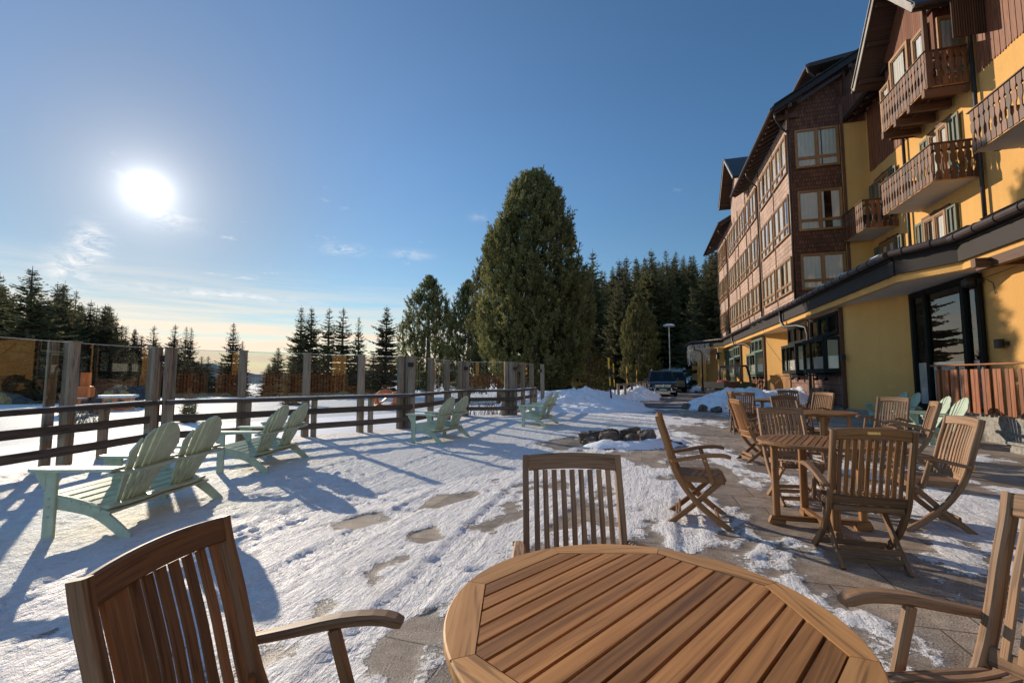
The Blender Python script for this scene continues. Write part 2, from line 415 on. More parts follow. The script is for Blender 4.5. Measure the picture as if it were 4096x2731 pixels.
def mat_terrace():
    m, nt, b, _ = newmat('terrace_stone_and_snow'); p = geo(nt)
    at = nd(nt, 'Attribute', None, attribute_name='snow').outputs['Fac']
    q = mapping(nt, p, rot=(0, 0, FA))
    wq = nd(nt, 'VectorMath', {0: q, 1: nd(nt, 'VectorMath', {0: nd(nt, 'TexNoise', {'Vector': q, 'Scale': .35}).outputs[1], 3: .25}, operation='SCALE').outputs[0]}, operation='ADD').outputs[0]
    br = nd(nt, 'TexBrick', {'Vector': wq, 'Color1': (.52, .40, .29, 1), 'Color2': (.30, .235, .175, 1), 'Mortar': (.17, .135, .10, 1), 'Scale': 1., 'Mortar Size': .006,
                             'Mortar Smooth': .4, 'Bias': 0., 'Brick Width': .62, 'Row Height': .46}, offset=.37)
    n1 = noise(nt, p, .9, 6, .6); n2 = noise(nt, p, 9, 5, .7); n3 = noise(nt, p, 95, 3, .7); n4 = noise(nt, p, 33, 4, .7)
    c = mixc(nt, 1., br.outputs[0], ramp(nt, n3, [(.3, .45), (.5, .95), (.72, 1.55)]), 'MULTIPLY')
    c = mixc(nt, 1., c, ramp(nt, n2, [(.3, .66), (.7, 1.2)]), 'MULTIPLY')
    wet = ramp(nt, mth(nt, 'MULTIPLY_ADD', at, .45, n1), [(.52, 0.), (.74, 1.)])
    c = mixc(nt, mth(nt, 'MULTIPLY', wet, .5), c, mixc(nt, 1., c, (.45, .38, .31), 'MULTIPLY'))
    k = mth(nt, 'ADD', at, mth(nt, 'MULTIPLY_ADD', n4, .40, -.20))
    k = mth(nt, 'ADD', k, mth(nt, 'MULTIPLY_ADD', n2, .34, -.17))
    ms = ramp(nt, k, [(.49, 0.), (.535, 1.)])
    thin = ramp(nt, k, [(.37, 0.), (.5, .30)])
    sc = ramp(nt, noise(nt, p, 2.1, 5, .6), [(.3, (.83, .80, .77)), (.7, (.92, .89, .86))])
    sc = mixc(nt, ramp(nt, n2, [(.50, 0.), (.76, .55)]), sc, (.58, .50, .42))
    c = mixc(nt, thin, c, (.56, .52, .48))
    c = mixc(nt, ms, c, sc)
    # trodden, ploughed texture drawn out along the plough tracks
    tr = mapping(nt, q, (20, 3.2, 20))
    t1 = noise(nt, tr, 1, 6, .68, .4); t2 = noise(nt, p, 26, 4, .7)
    hs = mth(nt, 'ADD', mth(nt, 'MULTIPLY', t1, 1.2), mth(nt, 'MULTIPLY', t2, .8))
    hst = mth(nt, 'SUBTRACT', mth(nt, 'MULTIPLY', n3, .25), mth(nt, 'MULTIPLY', br.outputs[1], .6))
    h = mth(nt, 'ADD', mth(nt, 'MULTIPLY', hs, mth(nt, 'MULTIPLY', ms, 1.6)), mth(nt, 'ADD', mth(nt, 'MULTIPLY', hst, mth(nt, 'SUBTRACT', 1., ms)), mth(nt, 'MULTIPLY', ms, .5)))
    rg = mth(nt, 'MULTIPLY_ADD', ms, .1, mth(nt, 'MULTIPLY_ADD', wet, -.25, .72))
    setp(nt, b, Base_Color=c, Roughness=rg, Specular_IOR_Level=.35, Normal=bumpn(nt, h, .95, .03)); return m
M['terrace'] = mat_terrace()
def mat_asphalt():
    m, nt, b, _ = newmat('asphalt'); p = geo(nt)
    n = noise(nt, p, .35, 6, .65); f = noise(nt, p, 40, 3, .7); q = mapping(nt, p, (.9, 3.2, 1), (0, 0, -.12))
    s = noise(nt, q, .42, 7, .66)
    c = ramp(nt, n, [(.3, (.075, .058, .045)), (.7, (.13, .10, .078))])
    c = mixc(nt, 1., c, ramp(nt, f, [(.3, .7), (.7, 1.2)]), 'MULTIPLY')
    ms = ramp(nt, s, [(.565, 0.), (.60, 1.)])
    c = mixc(nt, ms, c, (.82, .82, .83))
    setp(nt, b, Base_Color=c, Roughness=.75, Normal=bumpn(nt, f, .4, .01)); return m
M['asphalt'] = mat_asphalt()
def mat_leaf(name, a, bcol, trans=.35, tip=None):
    m, nt, b, out = newmat(name)
    r = rndn(nt); o = orn(nt)
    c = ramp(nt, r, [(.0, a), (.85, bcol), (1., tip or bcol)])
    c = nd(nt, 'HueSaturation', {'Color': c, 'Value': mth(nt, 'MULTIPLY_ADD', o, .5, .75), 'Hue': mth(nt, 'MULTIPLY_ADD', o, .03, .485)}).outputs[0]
    setp(nt, b, Base_Color=c, Roughness=.75, Specular_IOR_Level=.25)
    t = nd(nt, 'BsdfTranslucent', {'Color': c})
    mx = nd(nt, 'MixShader', {0: trans, 1: b.outputs[0], 2: t.outputs[0]})
    nt.links.new(mx.outputs[0], out.inputs[0]); return m
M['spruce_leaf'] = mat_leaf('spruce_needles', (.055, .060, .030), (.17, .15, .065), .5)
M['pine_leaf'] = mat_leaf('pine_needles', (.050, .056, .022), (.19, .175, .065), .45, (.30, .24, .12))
M['bark'] = wood('bark', (.045, .032, .024), (.15, .11, .085), .9, .4, gs=(3, 14), bump=.8)
def mat_glass(name, tint, base=.05, rough=.0, k=1.5, dirt=.0):
    m, nt, b, out = newmat(name); nt.nodes.remove(b)
    fr = nd(nt, 'Fresnel', {'IOR': 1.5}).outputs[0]
    f = mth(nt, 'MULTIPLY_ADD', fr, k, base, clamp=True)
    tr = nd(nt, 'BsdfTransparent', {'Color': (*tint, 1)}); gl = nd(nt, 'BsdfGlossy', {'Color': (1, 1, 1, 1), 'Roughness': rough})
    mx = nd(nt, 'MixShader', {0: f, 1: tr.outputs[0], 2: gl.outputs[0]})
    if dirt:
        df = nd(nt, 'BsdfDiffuse', {'Color': (.45, .40, .33, 1)})
        n = noise(nt, geo(nt), 24, 5, .7)
        mx = nd(nt, 'MixShader', {0: mth(nt, 'MULTIPLY', ramp(nt, n, [(.45, .25), (.8, 1.)]), dirt), 1: mx.outputs[0], 2: df.outputs[0]})
    nt.links.new(mx.outputs[0], out.inputs[0]); return m
M['screen_glass'] = mat_glass('screen_glass', (.80, .81, .77), .04, 0, 1.35, .06)
M['window_glass'] = mat_glass('window_glass', (.96, .97, .96), .02, 0, 1.2)
M['car_glass'] = mat_glass('car_glass', (.16, .18, .16), .015, 0, .22)
M['glass_edge'] = plain('glass_edge', (.75, .78, .70), .2)
# ------------------------------------------------------------------ ground
def hillz(x, y):
    x = np.asarray(x, float); y = np.asarray(y, float)
    left = sst(5., -7., x - (y - 12) * .12)
    down = -.16 - .018 * np.clip(y - 14, 0, 60) * 1. - .010 * np.clip(-8 - x, 0, 60) - .02 * np.clip(y - 74, 0, 300)
    right = -.03 + .23 * np.clip(x * .62 + y * .785 - 62, 0, 400) * sst(-4, 10, x)
    return left * down + (1 - left) * right
def axis(pts):
    """pts: (start, end, step) pieces of a non-uniform axis"""
    a = []
    for s, e, st in pts: a += list(np.arange(s, e, st))
    return np.array(a + [pts[-1][1]])
def grid(name, xs, ys, zf, mat, keep=None, attr=None, uv=False):
    X, Y = np.meshgrid(xs, ys); Z = zf(X, Y)
    nx, ny = len(xs), len(ys)
    v = np.stack([X.ravel(), Y.ravel(), Z.ravel()], 1)
    i = np.arange(nx - 1); j = np.arange(ny - 1); I, J = np.meshgrid(i, j)
    a = (J * nx + I).ravel(); f = np.stack([a, a + 1, a + nx + 1, a + nx], 1)
    if keep is not None:
        k = keep(X, Y).ravel(); f = f[k[f].all(1)]
        used = np.unique(f); mp = -np.ones(len(v), int); mp[used] = np.arange(len(used)); v = v[used]; f = mp[f]
    else: used = np.arange(len(v))
    me = bpy.data.meshes.new(name)
    me.vertices.add(len(v)); me.vertices.foreach_set('co', v.ravel())
    me.loops.add(len(f) * 4); me.loops.foreach_set('vertex_index', f.ravel())
    me.polygons.add(len(f)); me.polygons.foreach_set('loop_start', np.arange(len(f)) * 4)
    me.polygons.foreach_set('use_smooth', [True] * len(f))
    if attr is not None:
        t = me.attributes.new('snow', 'FLOAT', 'POINT'); t.data.foreach_set('value', attr(X, Y).ravel()[used])
    me.materials.append(mat); me.update(calc_edges=True); me.validate()
    o = bpy.data.objects.new(name, me); COL.objects.link(o); return o

def nsf(x, y): return x * math.cos(FA) - y * math.sin(FA), x * math.sin(FA) + y * math.cos(FA)
def W(n, s): return (n * math.cos(FA) + s * math.sin(FA), -n * math.sin(FA) + s * math.cos(FA))
def cover(x, y):
    n, s = nsf(x, y)
    n = n + .25 * np.sin(s * .7)
    base = 1.0 - .60 * sst(-2.4 + .02 * s, 2.4 + .10 * s, n) - .08 * sst(3, 6, n)
    base = base + .27 * np.exp(-((x - 2.3) ** 2 + (y - 5.4) ** 2) / 5.) + .25 * np.exp(-((x - 5.3) ** 2 + (y - 5.6) ** 2) / 3.5) + .12 * np.exp(-((x - 3.6) ** 2 + (y - 8.2) ** 2) / 3.) + .22 * sst(8.5, 13, y) * sst(7, 2, x)
    base = base - .45 * sst(1.6, .4, np.abs(x - 2.0) + np.abs(y - 9.3) * .8 - .6) - .25 * sst(.8, 2.2, x) * sst(2.8, 1.2, y)
    base = base - .12 * sst(.2, 2.2, n) - .10 * sst(-2.2, -1.2, n) * sst(8., 5.5, y) + .19 * sst(-1.6, -2.8, n)
    nn, ss = n, s
    n = nn + .34 * (fbm(nn * 2.2 + 5, ss * 1.4, 4, 61) - .5); s = ss + .8 * (fbm(nn * 2.0, ss * 1.3 + 9, 4, 67) - .5)
    base = base + sum(k_ * np.exp(-((x - a_) ** 2 + (y - b_) ** 2) / r_ ** 2) for a_, b_, r_, k_ in ((2.1, 2.9, .55, .24), (3.3, 3.1, .6, .20), (4.6, 4.2, .9, .22), (2.95, 2.3, .35, .2), (5.9, 4.9, .8, .16), (1.7, 2.1, .3, .15)))
    base = base - .05 * sst(-2., -1., n) * sst(1.6, .6, n) + .13 * sst(2., 3.2, n) * sst(6.4, 5.2, n)
    for px, py, pr, pk in ((-.80, 5.15, .26, .8), (-.55, 5.3, .18, .7), (-1.35, 4.55, .22, .8), (-1.2, 4.3, .15, .6), (-.55, 4.05, .16, .75), (-.5, 3.85, .12, .6), (-.42, 6.2, .2, .7), (-.1, 5.9, .14, .5), (.62, 4.45, .30, .6), (-.34, 2.3, .14, .7), (.3, 5.6, .16, .5), (1.2, 3.3, .3, .5), (2.6, 6.6, .4, .4), (1.0, 9.3, .4, .5)):
        base = base - pk * np.exp(-(((n - (px * math.cos(FA) - py * math.sin(FA))) / (pr * .8)) ** 2 + ((s - (px * math.sin(FA) + py * math.cos(FA))) / (pr * 1.5)) ** 2))
    n, s = nn, ss
    base = base - .5 * sst(6.3, 8., n) * 1.0
    big = fbm(n * .75, s * .42, 4, 3); mid = fbm(n * 3.1, s * 1.7, 4, 11)
    fine = fbm(n * 8.5, s * 5.5, 3, 15)
    d = .62 * (big - .5) + .60 * (mid - .5) + .26 * (fine - .5)
    return base - .16 + d * 1.75
def tread(x, y):
    n, s = nsf(x, y)
    t = np.zeros_like(n)
    for c, w, sd in ((-1.45, .16, 1), (-2.35, .17, 2), (-.72, .13, 3), (-3.4, .18, 4), (.35, .12, 5), (-4.6, .16, 6)):
        cc = c + .10 * np.sin(s * .35 + sd * 2) + .012 * s * (sd % 3 - 1)
        m = sst(w, w * .6, np.abs(n - cc)) * sst(.35, .6, vnoise(s * .5, n * 0 + sd * 7, 40 + sd))
        t = t - m * (.008 + .008 * (np.sin((s + .5 * np.abs(n - cc)) * 2 * math.pi / .085) > .1))
        e = np.exp(-((np.abs(n - cc) - w) / .03) ** 2) * .012 * vnoise(s * 7, n * 5, 60 + sd); t = t + e
    for k in range(26):
        c = -5.5 + 7.2 * ((k * .618) % 1); sl = .02 * (((k * .37) % 1) - .5)
        t = t - .009 * np.exp(-((n - c - sl * s - .05 * np.sin(s * .5 + k)) / .012) ** 2) * sst(.45, .6, vnoise(s * .33, n * 0 + k * 3.3, 80))
    return t
_rf = random.Random(33)
PRINTS = []
for _w in range(9):                                   # lines of boot prints across the trodden snow
    px, py, pa = _rf.uniform(-3.2, 1.2), _rf.uniform(1.6, 6.5), _rf.uniform(0, 6.28)
    for _k in range(11):
        pa += _rf.uniform(-.16, .16); px += math.sin(pa) * .36; py += math.cos(pa) * .36; sd = .09 * (1 if _k % 2 else -1)
        PRINTS.append((px + math.cos(pa) * sd, py - math.sin(pa) * sd, pa + _rf.uniform(-.15, .15), _rf.uniform(.6, 1.1)))
def prints(x, y):
    t = np.zeros_like(x)
    for px, py, pa, k in PRINTS:
        m = (np.abs(x - px) < .3) & (np.abs(y - py) < .3)
        if not m.any(): continue
        dx = x[m] - px; dy = y[m] - py; a = dx * math.sin(pa) + dy * math.cos(pa); b_ = dx * math.cos(pa) - dy * math.sin(pa)
        q = np.sqrt((a / .15) ** 2 + (b_ / (.055 - .012 * np.clip(-a / .15, 0, 1))) ** 2)
        t[m] += k * (-.016 * sst(1.05, .8, q) + .007 * np.exp(-((q - 1.2) / .18) ** 2) - .004 * sst(1., .8, q) * (np.sin(a * 2 * math.pi / .035) > .2))
    return t
def terz(x, y):
    c = cover(x, y); n, s = nsf(x, y)
    th = sst(.40, .66, c)
    lum = fbm(n * 9, s * 3.4, 3, 21); lu2 = fbm(x * 17, y * 15, 3, 31)
    fl = .5 * sst(.46, .54, fbm(n * 8.5, s * 3., 4, 121)) + .8 * sst(.48, .56, fbm(n * 19, s * 8., 3, 131))
    clod = np.clip(vnoise(x * 13, y * 13, 91) - .80, 0, 1) * .10 + np.clip(vnoise(x * 6, y * 6, 95) - .84, 0, 1) * .16
    near = sst(24, 10, y)
    edge = .05 * sst(.55, .0, np.abs(x + 6.55)) * sst(9.3, 8.6, y) * fbm(x * 5, y * 5, 3, 77)
    return th * (.012 + near * (.006 * (lum - .5) + .014 * (lu2 - .5) + .005 * fl + clod * .42 * sst(.4, .6, vnoise(x * .9, y * .9, 7)) + 1.1 * tread(x, y) + prints(x, y))) + edge
# the terrace edge runs just beyond the railing
FENCE = [(-6.86, -6.), (-6.80, 8.62), (-5.68, 9.51), (-2.76, 12.1), (-1.78, 16.0), (.10, 16.45), (1.32, 19.7)]
def inside(X, Y):
    k = (Y > -7.9) & (X < 39)
    lim = np.interp(Y, [-9, 8.7, 9.6, 12.2, 16.1, 16.6, 19.8, 21, 24.1], [-7.03, -6.98, -5.88, -2.98, -1.98, -.1, 1.1, 1.3, 2.])
    return k & (X > lim)
xs = axis([(-7.2, 5.2, .036), (5.2, 9, .08), (9, 39, 1.)])
ys = axis([(-8, .2, .6), (.2, 6.5, .036), (6.5, 10, .06), (10, 24, .14)])
structure(grid('terrace', xs, ys, terz, M['terrace'], inside, cover))
fx = axis([(-420, -60, 12), (-60, 60, .75), (60, 420, 12)]); fy = axis([(-60, 0, 6), (0, 60, .6), (60, 200, 3), (200, 620, 20)])
def fieldz(x, y):
    z = hillz(x, y) + .05 * (fbm(x * .8, y * .8, 4, 5) - .5) + .35 * (fbm(x * .09, y * .09, 3, 9) - .5) * sst(16, 40, np.hypot(x, y))
    ins = (y < 25.5) & (x > np.interp(y, [-9, 8.7, 9.6, 12.2, 16.1, 16.6, 19.8, 25.5], [-6.6, -6.55, -5.4, -2.5, -1.5, .4, 1.7, 2.6])) & (y > -8.5)
    return np.where(ins, -.25, z)
structure(grid('snow_field', fx, fy, fieldz, M['snow']))
b = MB(); b.face([(5.2, 20.5, .035), (9.4, 18.2, .035), (14.5, 17.2, .035), (24, 43, .035), (32, 66, .06), (16, 66, .06), (9.4, 40, .035)])
structure(b.build('road', M['asphalt']))
# far ridges on the valley side
b = MB()
for d, amp, sd, a0, a1 in ((1500, 62, 1, -52, 2), (2600, 120, 2, -60, 20)):
    pr = None
    for i in range(61):
        a = R(a0 + (a1 - a0) * i / 60)
        h = -30 + amp * (float(fbm(np.array(i * .16), np.array(sd * 3.), 4, sd)) ** 1.4) * 1.25
        p = V((math.sin(a) * d, math.cos(a) * d, h)); q = V((math.sin(a) * d, math.cos(a) * d, -160))
        if pr: b.quad(pr[1], q, p, pr[0])
        pr = (p, q)
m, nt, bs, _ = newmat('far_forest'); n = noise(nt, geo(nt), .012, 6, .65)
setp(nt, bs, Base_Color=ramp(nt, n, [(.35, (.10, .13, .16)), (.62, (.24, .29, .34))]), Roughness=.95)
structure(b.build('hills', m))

# ------------------------------------------------------------------ snow banks
def snowbank(name, label, path, half, height, seed, mat=None, lump=.22, group=None, zb=-.06):
    """a ploughed ridge of snow along a path, one height-field mesh"""
    P = np.array(path, float); x0, y0 = P.min(0) - half * 1.3; x1, y1 = P.max(0) + half * 1.3
    st = max(.05, (x1 - x0 + y1 - y0) / 340)
    xs = np.arange(x0, x1, st); ys = np.arange(y0, y1, st)
    def dist(X, Y):
        D = np.full(X.shape, 1e9)
        for a, c in zip(P[:-1], P[1:]):
            ab = c - a; t = np.clip(((X - a[0]) * ab[0] + (Y - a[1]) * ab[1]) / (ab @ ab), 0, 1)
            D = np.minimum(D, np.hypot(X - a[0] - t * ab[0], Y - a[1] - t * ab[1]))
        return D
    def zf(X, Y):
        d = dist(X, Y) / half
        e = d + .5 * (fbm(X * .7, Y * .7, 3, seed) - .5)
        h = height * np.clip(1 - e, 0, 1) ** .62
        ch = fbm(X * 2.1, Y * 2.1, 4, seed + 5); c2 = np.abs(vnoise(X * 4.3, Y * 4.3, seed + 8) - .5) * 2
        return zb + h * (1 + .55 * (fbm(X * .6, Y * .6, 2, seed + 3) - .5)) + (h > .04) * lump * (ch - .45) * np.clip(h / .25, 0, 1) + .5 * lump * (c2 - .4) * np.clip(h / .3, 0, 1) * .6 + .45 * lump * sst(.50, .60, fbm(X * 3.3, Y * 3.3, 3, seed + 12)) * np.clip(h / .2, 0, 1) * .7 + .10 * lump * (vnoise(X * 11, Y * 11, seed + 21) - .5) * np.clip(h / .2, 0, 1)
    o = grid(name, xs, ys, zf, mat or M['snow'], lambda X, Y: zf(X, Y) > zb + .015)
    tag(o, label, 'snow pile', group); return o
snowbank('snow_bank', 'long lumpy ridge of ploughed snow behind the farthest mint settee', [(.9, 20.6), (2.4, 20.5), (3.9, 20.7)], 1.75, .86, 3, lump=.26)
snowbank('snow_bank', 'low smooth apron of snow in front of the ploughed ridge beside the road', [(1.6, 18.5), (3.2, 18.4), (4.7, 19.2)], 1.3, .40, 14, lump=.10)
snowbank('snow_pile', 'big heap of ploughed snow in front of the utility vehicle', [(9.0, 19.2), (10.2, 19.6), (11.4, 20.0), (12.6, 20.4)], 1.65, .80, 22, lump=.24)
snowbank('snow_bank', 'snow berm beneath the low rail fence along the road', [(7.2, 27.), (8.8, 31.5), (10.6, 38.)], 1.5, .62, 31, lump=.25)
snowbank('snow_bank', 'snow heap between the parked cars and the hotel porch', [(17.4, 41.), (19.2, 47.)], 1.3, .7, 37, lump=.25)
b = MB()
b.box((9.9, 17.85, .07), (3.2, .16, .2), -.06); b.box((11.9, 17.6, .06), (1., .16, .18), .1)
tag(b.build('timber_edging', M['grey_wood']), 'dark timber edging along the foot of the big snow heap', 'edging')
for i, (x, y, rx, h) in enumerate(((7.55, 18.2, .22, .20), (7.85, 17.65, .26, .19), (7.35, 19.3, .22, .22))):
    b = MB(); b.blob((0, 0, h * .45), rx, rx * .8, h, 40 + i)
    o = b.build('boulder', M['rock']); o.location = (x, y, 0)
    tag(o, ['grey kerb boulder half under the big snow heap', 'squat kerb boulder nearest the terrace at the snow heap corner', 'kerb boulder farthest up the road at the snow heap'][i], 'boulder', 'kerb boulders at the snow heap')

# ------------------------------------------------------------------ glass wind screen and wooden railing
screen = thing('glass_screen', 'tall glass wind screen on grey timber posts round the terrace', 'wind screen')
TOP = 1.88
def post(x, y, rz, w=.13, d=.15, top=TOP + .01, z0=-.3):
    b = MB(); b.box((0, 0, (top + z0) / 2), (w, d, top - z0), 0, .008); b.box((0, 0, top + .008), (w + .02, d + .02, .018), 0, 0)
    o = b.build('post', M['grey_wood'], screen); o.location = (x, y, 0); o.rotation_euler = (0, 0, rz); return o
def lampbox(x, y, z, rz):
    b = MB(); b.box((0, 0, 0), (.11, .10, .11), 0, .006); b.box((0, .06, 0), (.05, .04, .06)); b.box((0, 0, -.058), (.085, .075, .006))
    o = b.build('lamp', M['black'], screen); o.location = (x, y, z); o.rotation_euler = (0, 0, rz)
def pane(p, q, z0=.42, z1=TOP):
    p = V((*p, 0)); q = V((*q, 0)); d = (q - p).normalized(); n = V((-d.y, d.x, 0))
    b = MB(); b.quad(p + V((0, 0, z0)), q + V((0, 0, z0)), q + V((0, 0, z1)), p + V((0, 0, z1)))
    b.mi = 1; b.bar(p + V((0, 0, z1 + .004)), q + V((0, 0, z1 + .004)), .010, .008, n, 0)
    b.build('glass_pane', [M['screen_glass'], M['glass_edge']], screen)
def ang(p, q): return math.atan2(q[1] - p[1], q[0] - p[0])
runs = [[(-6.95, -5.2), (-6.93, -3.2), (-6.91, -1.2), (-6.89, .9), (-6.87, 2.95), (-6.84, 5.0), (-6.82, 7.05), (-6.62, 8.42)],
        [(-6.50, 8.72), (-5.62, 9.52), (-4.68, 10.40), (-3.72, 11.26), (-2.93, 12.00)],
        [(-2.66, 12.12), (-2.36, 13.3), (-2.07, 14.55), (-1.79, 15.85)],
        [(-1.58, 16.1), (-.20, 16.32)], [(.10, 16.5), (.42, 17.5), (.80, 18.55)], [(1.32, 19.75)]]
for ri, rn in enumerate(runs):
    for i, p in enumerate(rn):
        q = rn[i + 1] if i + 1 < len(rn) else (rn[i - 1] if len(rn) > 1 else (p[0] + 1, p[1] + 3))
        a = ang(p, q)
        post(p[0], p[1], a)
        if ri < 1: post(p[0] - .15 * math.cos(a) - .15 * math.sin(a), p[1] - .15 * math.sin(a) + .15 * math.cos(a), a, .14, .05)
        if i + 1 < len(rn): pane(p, q)
for x, y, r in ((-6.70, 8.60, .9), (-2.80, 12.14, .95), (-2.95, 12.10, .9), (-1.69, 16.0, 1.2), (-.06, 16.36, .3), (-.13, 16.50, .3), (.02, 16.40, .4)): post(x, y, r)
for x, y, z, r in ((-6.53, 8.52, 1.70, .9), (-2.66, 11.98, 1.68, .9), (-1.60, 15.86, 1.66, .6), (.12, 16.30, 1.66, .3), (1.2, 19.62, 1.62, .6)): lampbox(x, y, z, r)

rail = thing('wooden_railing', 'weathered three-rail wooden railing in front of the glass screen', 'railing')
RP = [(-6.66, -6.), (-6.60, 8.45), (-5.50, 9.30), (-2.62, 11.90), (-1.62, 15.80), (.10, 16.12), (1.02, 19.2)]
def off(p, q, d): return p
for i in range(len(RP) - 1):
    p, q = V((*RP[i], 0)), V((*RP[i + 1], 0)); d = (q - p).normalized(); nrm = V((-d.y, d.x, 0)); L = (q - p).length
    for z, w, h, mt in ((.878, .15, .072, 'dark_rail'), (.585, .05, .13, 'dark_rail'), (.27, .05, .13, 'dark_rail')):
        b = MB(); k = max(2, int(L / 1.2)); random.seed(i * 10 + int(z * 10))
        pts = [p + d * L * t / k + V((0, 0, z + random.uniform(-.008, .008))) for t in range(k + 1)]
        b.sweep(pts, w, h, nrm, .012); b.build('rail', M[mt], rail)
    b = MB(); k = max(3, int(L / .25))
    pts = [p + d * L * t / k + nrm * .01 + V((0, 0, .919)) for t in range(k + 1)]
    b.sweep(pts, .10, .018, nrm, .006, scale=[(random.uniform(.6, 1.2), random.uniform(.4, 1.6)) for _ in pts])
    b.build('snow_strip', M['snow'], rail)
for x, y in ((-6.66, -4), (-6.66, -1.9), (-6.65, .2), (-6.64, 2.3), (-6.63, 4.6), (-6.66, 7.5), (-6.42, 8.62), (-5.42, 9.42), (-4.45, 10.32), (-3.45, 11.20), (-2.62, 12.0), (-2.35, 13.2), (-2.0, 14.5), (-1.62, 15.72), (-.3, 16.12), (.10, 16.25), (.42, 17.2), (.98, 19.1)):
    b = MB(); b.box((0, 0, .40), (.10, .11, .92), 0, .008); b.box((.055, -.02, .73), (.006, .05, .3), 0, 0)
    o = b.build('railing_post', M['grey_wood'], rail); o.location = (x, y, 0); o.rotation_euler = (0, 0, .7 if y > 8.5 else 0)

# ------------------------------------------------------------------ furniture
def qpt(P, t):
    """point on a Catmull-Rom curve through P, t in 0..1"""
    n = len(P) - 1; f = min(max(t, 0), 1) * n; i = min(int(f), n - 1); u = f - i
    a = V(P[max(i - 1, 0)]); b_ = V(P[i]); c = V(P[i + 1]); d = V(P[min(i + 2, n)])
    return .5 * ((2 * b_) + (c - a) * u + (2 * a - 5 * b_ + 4 * c - d) * u * u + (3 * b_ - a - 3 * c + d) * u ** 3)
def curve(P, n): return [qpt(P, i / n) for i in range(n + 1)]
XA = (1, 0, 0)
STILE = [(0, -.335, .985), (0, -.315, .90), (0, -.268, .75), (0, -.222, .58), (0, -.160, .42), (0, -.035, .24), (0, .115, .105), (0, .255, 0)]
def make_chair(label, wood_, group, slats=10, dip=.03, plate=False, rail_mat=None, sw=.027):
    """folding teak armchair: faces +y, origin on the ground under the seat"""
    t = thing('folding_armchair', label, 'chair', group=group)
    wm = M[wood_]
    for sx in (-1, 1):
        b = MB(); x = sx * .236
        b.sweep([(x, p.y, p.z) for p in curve(STILE, 18)], .030, .052, XA, .006)
        b.build('leg', wm, t)
        b = MB(); x = sx * .196
        b.sweep([(x, p.y, p.z) for p in curve([(0, .205, .415), (0, .10, .32), (0, -.06, .165), (0, -.255, 0)], 8)], .028, .046, XA, .005)
        b.build('leg', wm, t)
        b = MB(); x = sx * .272
        b.sweep([(x + sx * p.x, p.y, p.z) for p in curve([(0, -.245, .575), (0, -.10, .608), (.006, .07, .645), (.012, .20, .655), (.012, .275, .640)], 10)], .052, .030, XA, .008, scale=[.85, .95, 1, 1.05, 1.1, 1.12, 1.14, 1.14, 1.14, 1.1, .85])
        a = b.build('armrest', wm, t)
        for q in ((x + sx * .027, -.225, .582), (x - sx * .002, .062, .60)):
            b = MB(); b.lathe([(0, -.006), (.011, -.006), (.011, .004), (0, .004)], q, 10, 'x'); b.build('bolt', M['brass'], a)
        b = MB(); x = sx * .258
        b.bar((x, .055, .625), (x, .125, .395), .024, .040, XA, .005)
        b.build('arm_support', wm, t)
    # backrest
    cr = lambda u: -dip * (1 - (2 * u - 1) ** 2)               # hollow of the back in plan
    b = MB(); N = 8
    top = [(-.222 + .444 * i / N, -.322 + cr(i / N) * .6, .948 + .012 * (1 - (2 * i / N - 1) ** 2)) for i in range(N + 1)]
    if rail_mat: b.mi = 1
    b.sweep(top, .026, .078, (0, 1, .2), .006)
    b.mi = 0
    low = [(-.222 + .444 * i / N, -.188 + cr(i / N), .475) for i in range(N + 1)]
    b.sweep(low, .024, .060, (0, 1, .3), .005)
    for i in range(slats):
        u = (i + .5) / slats; x = -.205 + .41 * u
        pts = [(x, p.y + cr(u) * .9 + .004, p.z) for p in curve([(0, -.318, .915), (0, -.29, .83), (0, -.252, .71), (0, -.218, .58), (0, -.190, .485)], 8)]
        b.mi = 1 if rail_mat and i % 3 else 0
        b.sweep(pts, sw, .012, XA, .003)
    b.build('backrest', [wm, M[rail_mat or wood_]], t)
    if plate:
        b = MB(); b.box((0, -.336 - dip * .6, .965), (.075, .005, .018), 0, 0); b.box((.03, -.340 - dip * .6, .965), (.006, .004, .006)); b.box((-.03, -.340 - dip * .6, .965), (.006, .004, .006))
        b.build('name_plate', M['brass'], t)
    # seat
    b = MB()
    for sx in (-1, 1): b.bar((sx * .213, -.165, .415), (sx * .213, .215, .425), .026, .055, XA, .006)
    b.bar((-.213, .215, .410), (.213, .215, .410), .030, .05, (0, 1, 0), .008)
    b.bar((-.213, -.165, .410), (.213, -.165, .410), .026, .045, (0, 1, 0), .006)
    for i in range(11):
        x = -.185 + .37 * i / 10
        b.sweep([(x, p.y, p.z) for p in curve([(0, -.185, .447), (0, -.09, .436), (0, .04, .440), (0, .16, .452), (0, .226, .440), (0, .238, .412)], 9)], .027, .013, XA, .004)
    b.build('seat', wm, t)
    for y, z, hw in ((-.185, .063, .185), (.17, .068, .222), (-.16, .12, .185)):
        b = MB(); b.bar((-hw, y, z), (hw, y, z), .022, .040, (0, 1, 0), .004)
        b.build('stretcher', wm, t)
    return t
def clip(poly, n, d):
    """keep the part of a polygon where p.n <= d"""
    o = []
    for i in range(len(poly)):
        a, b_ = poly[i], poly[(i + 1) % len(poly)]
        da = a[0] * n[0] + a[1] * n[1] - d; db = b_[0] * n[0] + b_[1] * n[1] - d
        if da <= 0: o.append(a)
        if da * db < 0:
            t = da / (da - db); o.append((a[0] + (b_[0] - a[0]) * t, a[1] + (b_[1] - a[1]) * t))
    return o
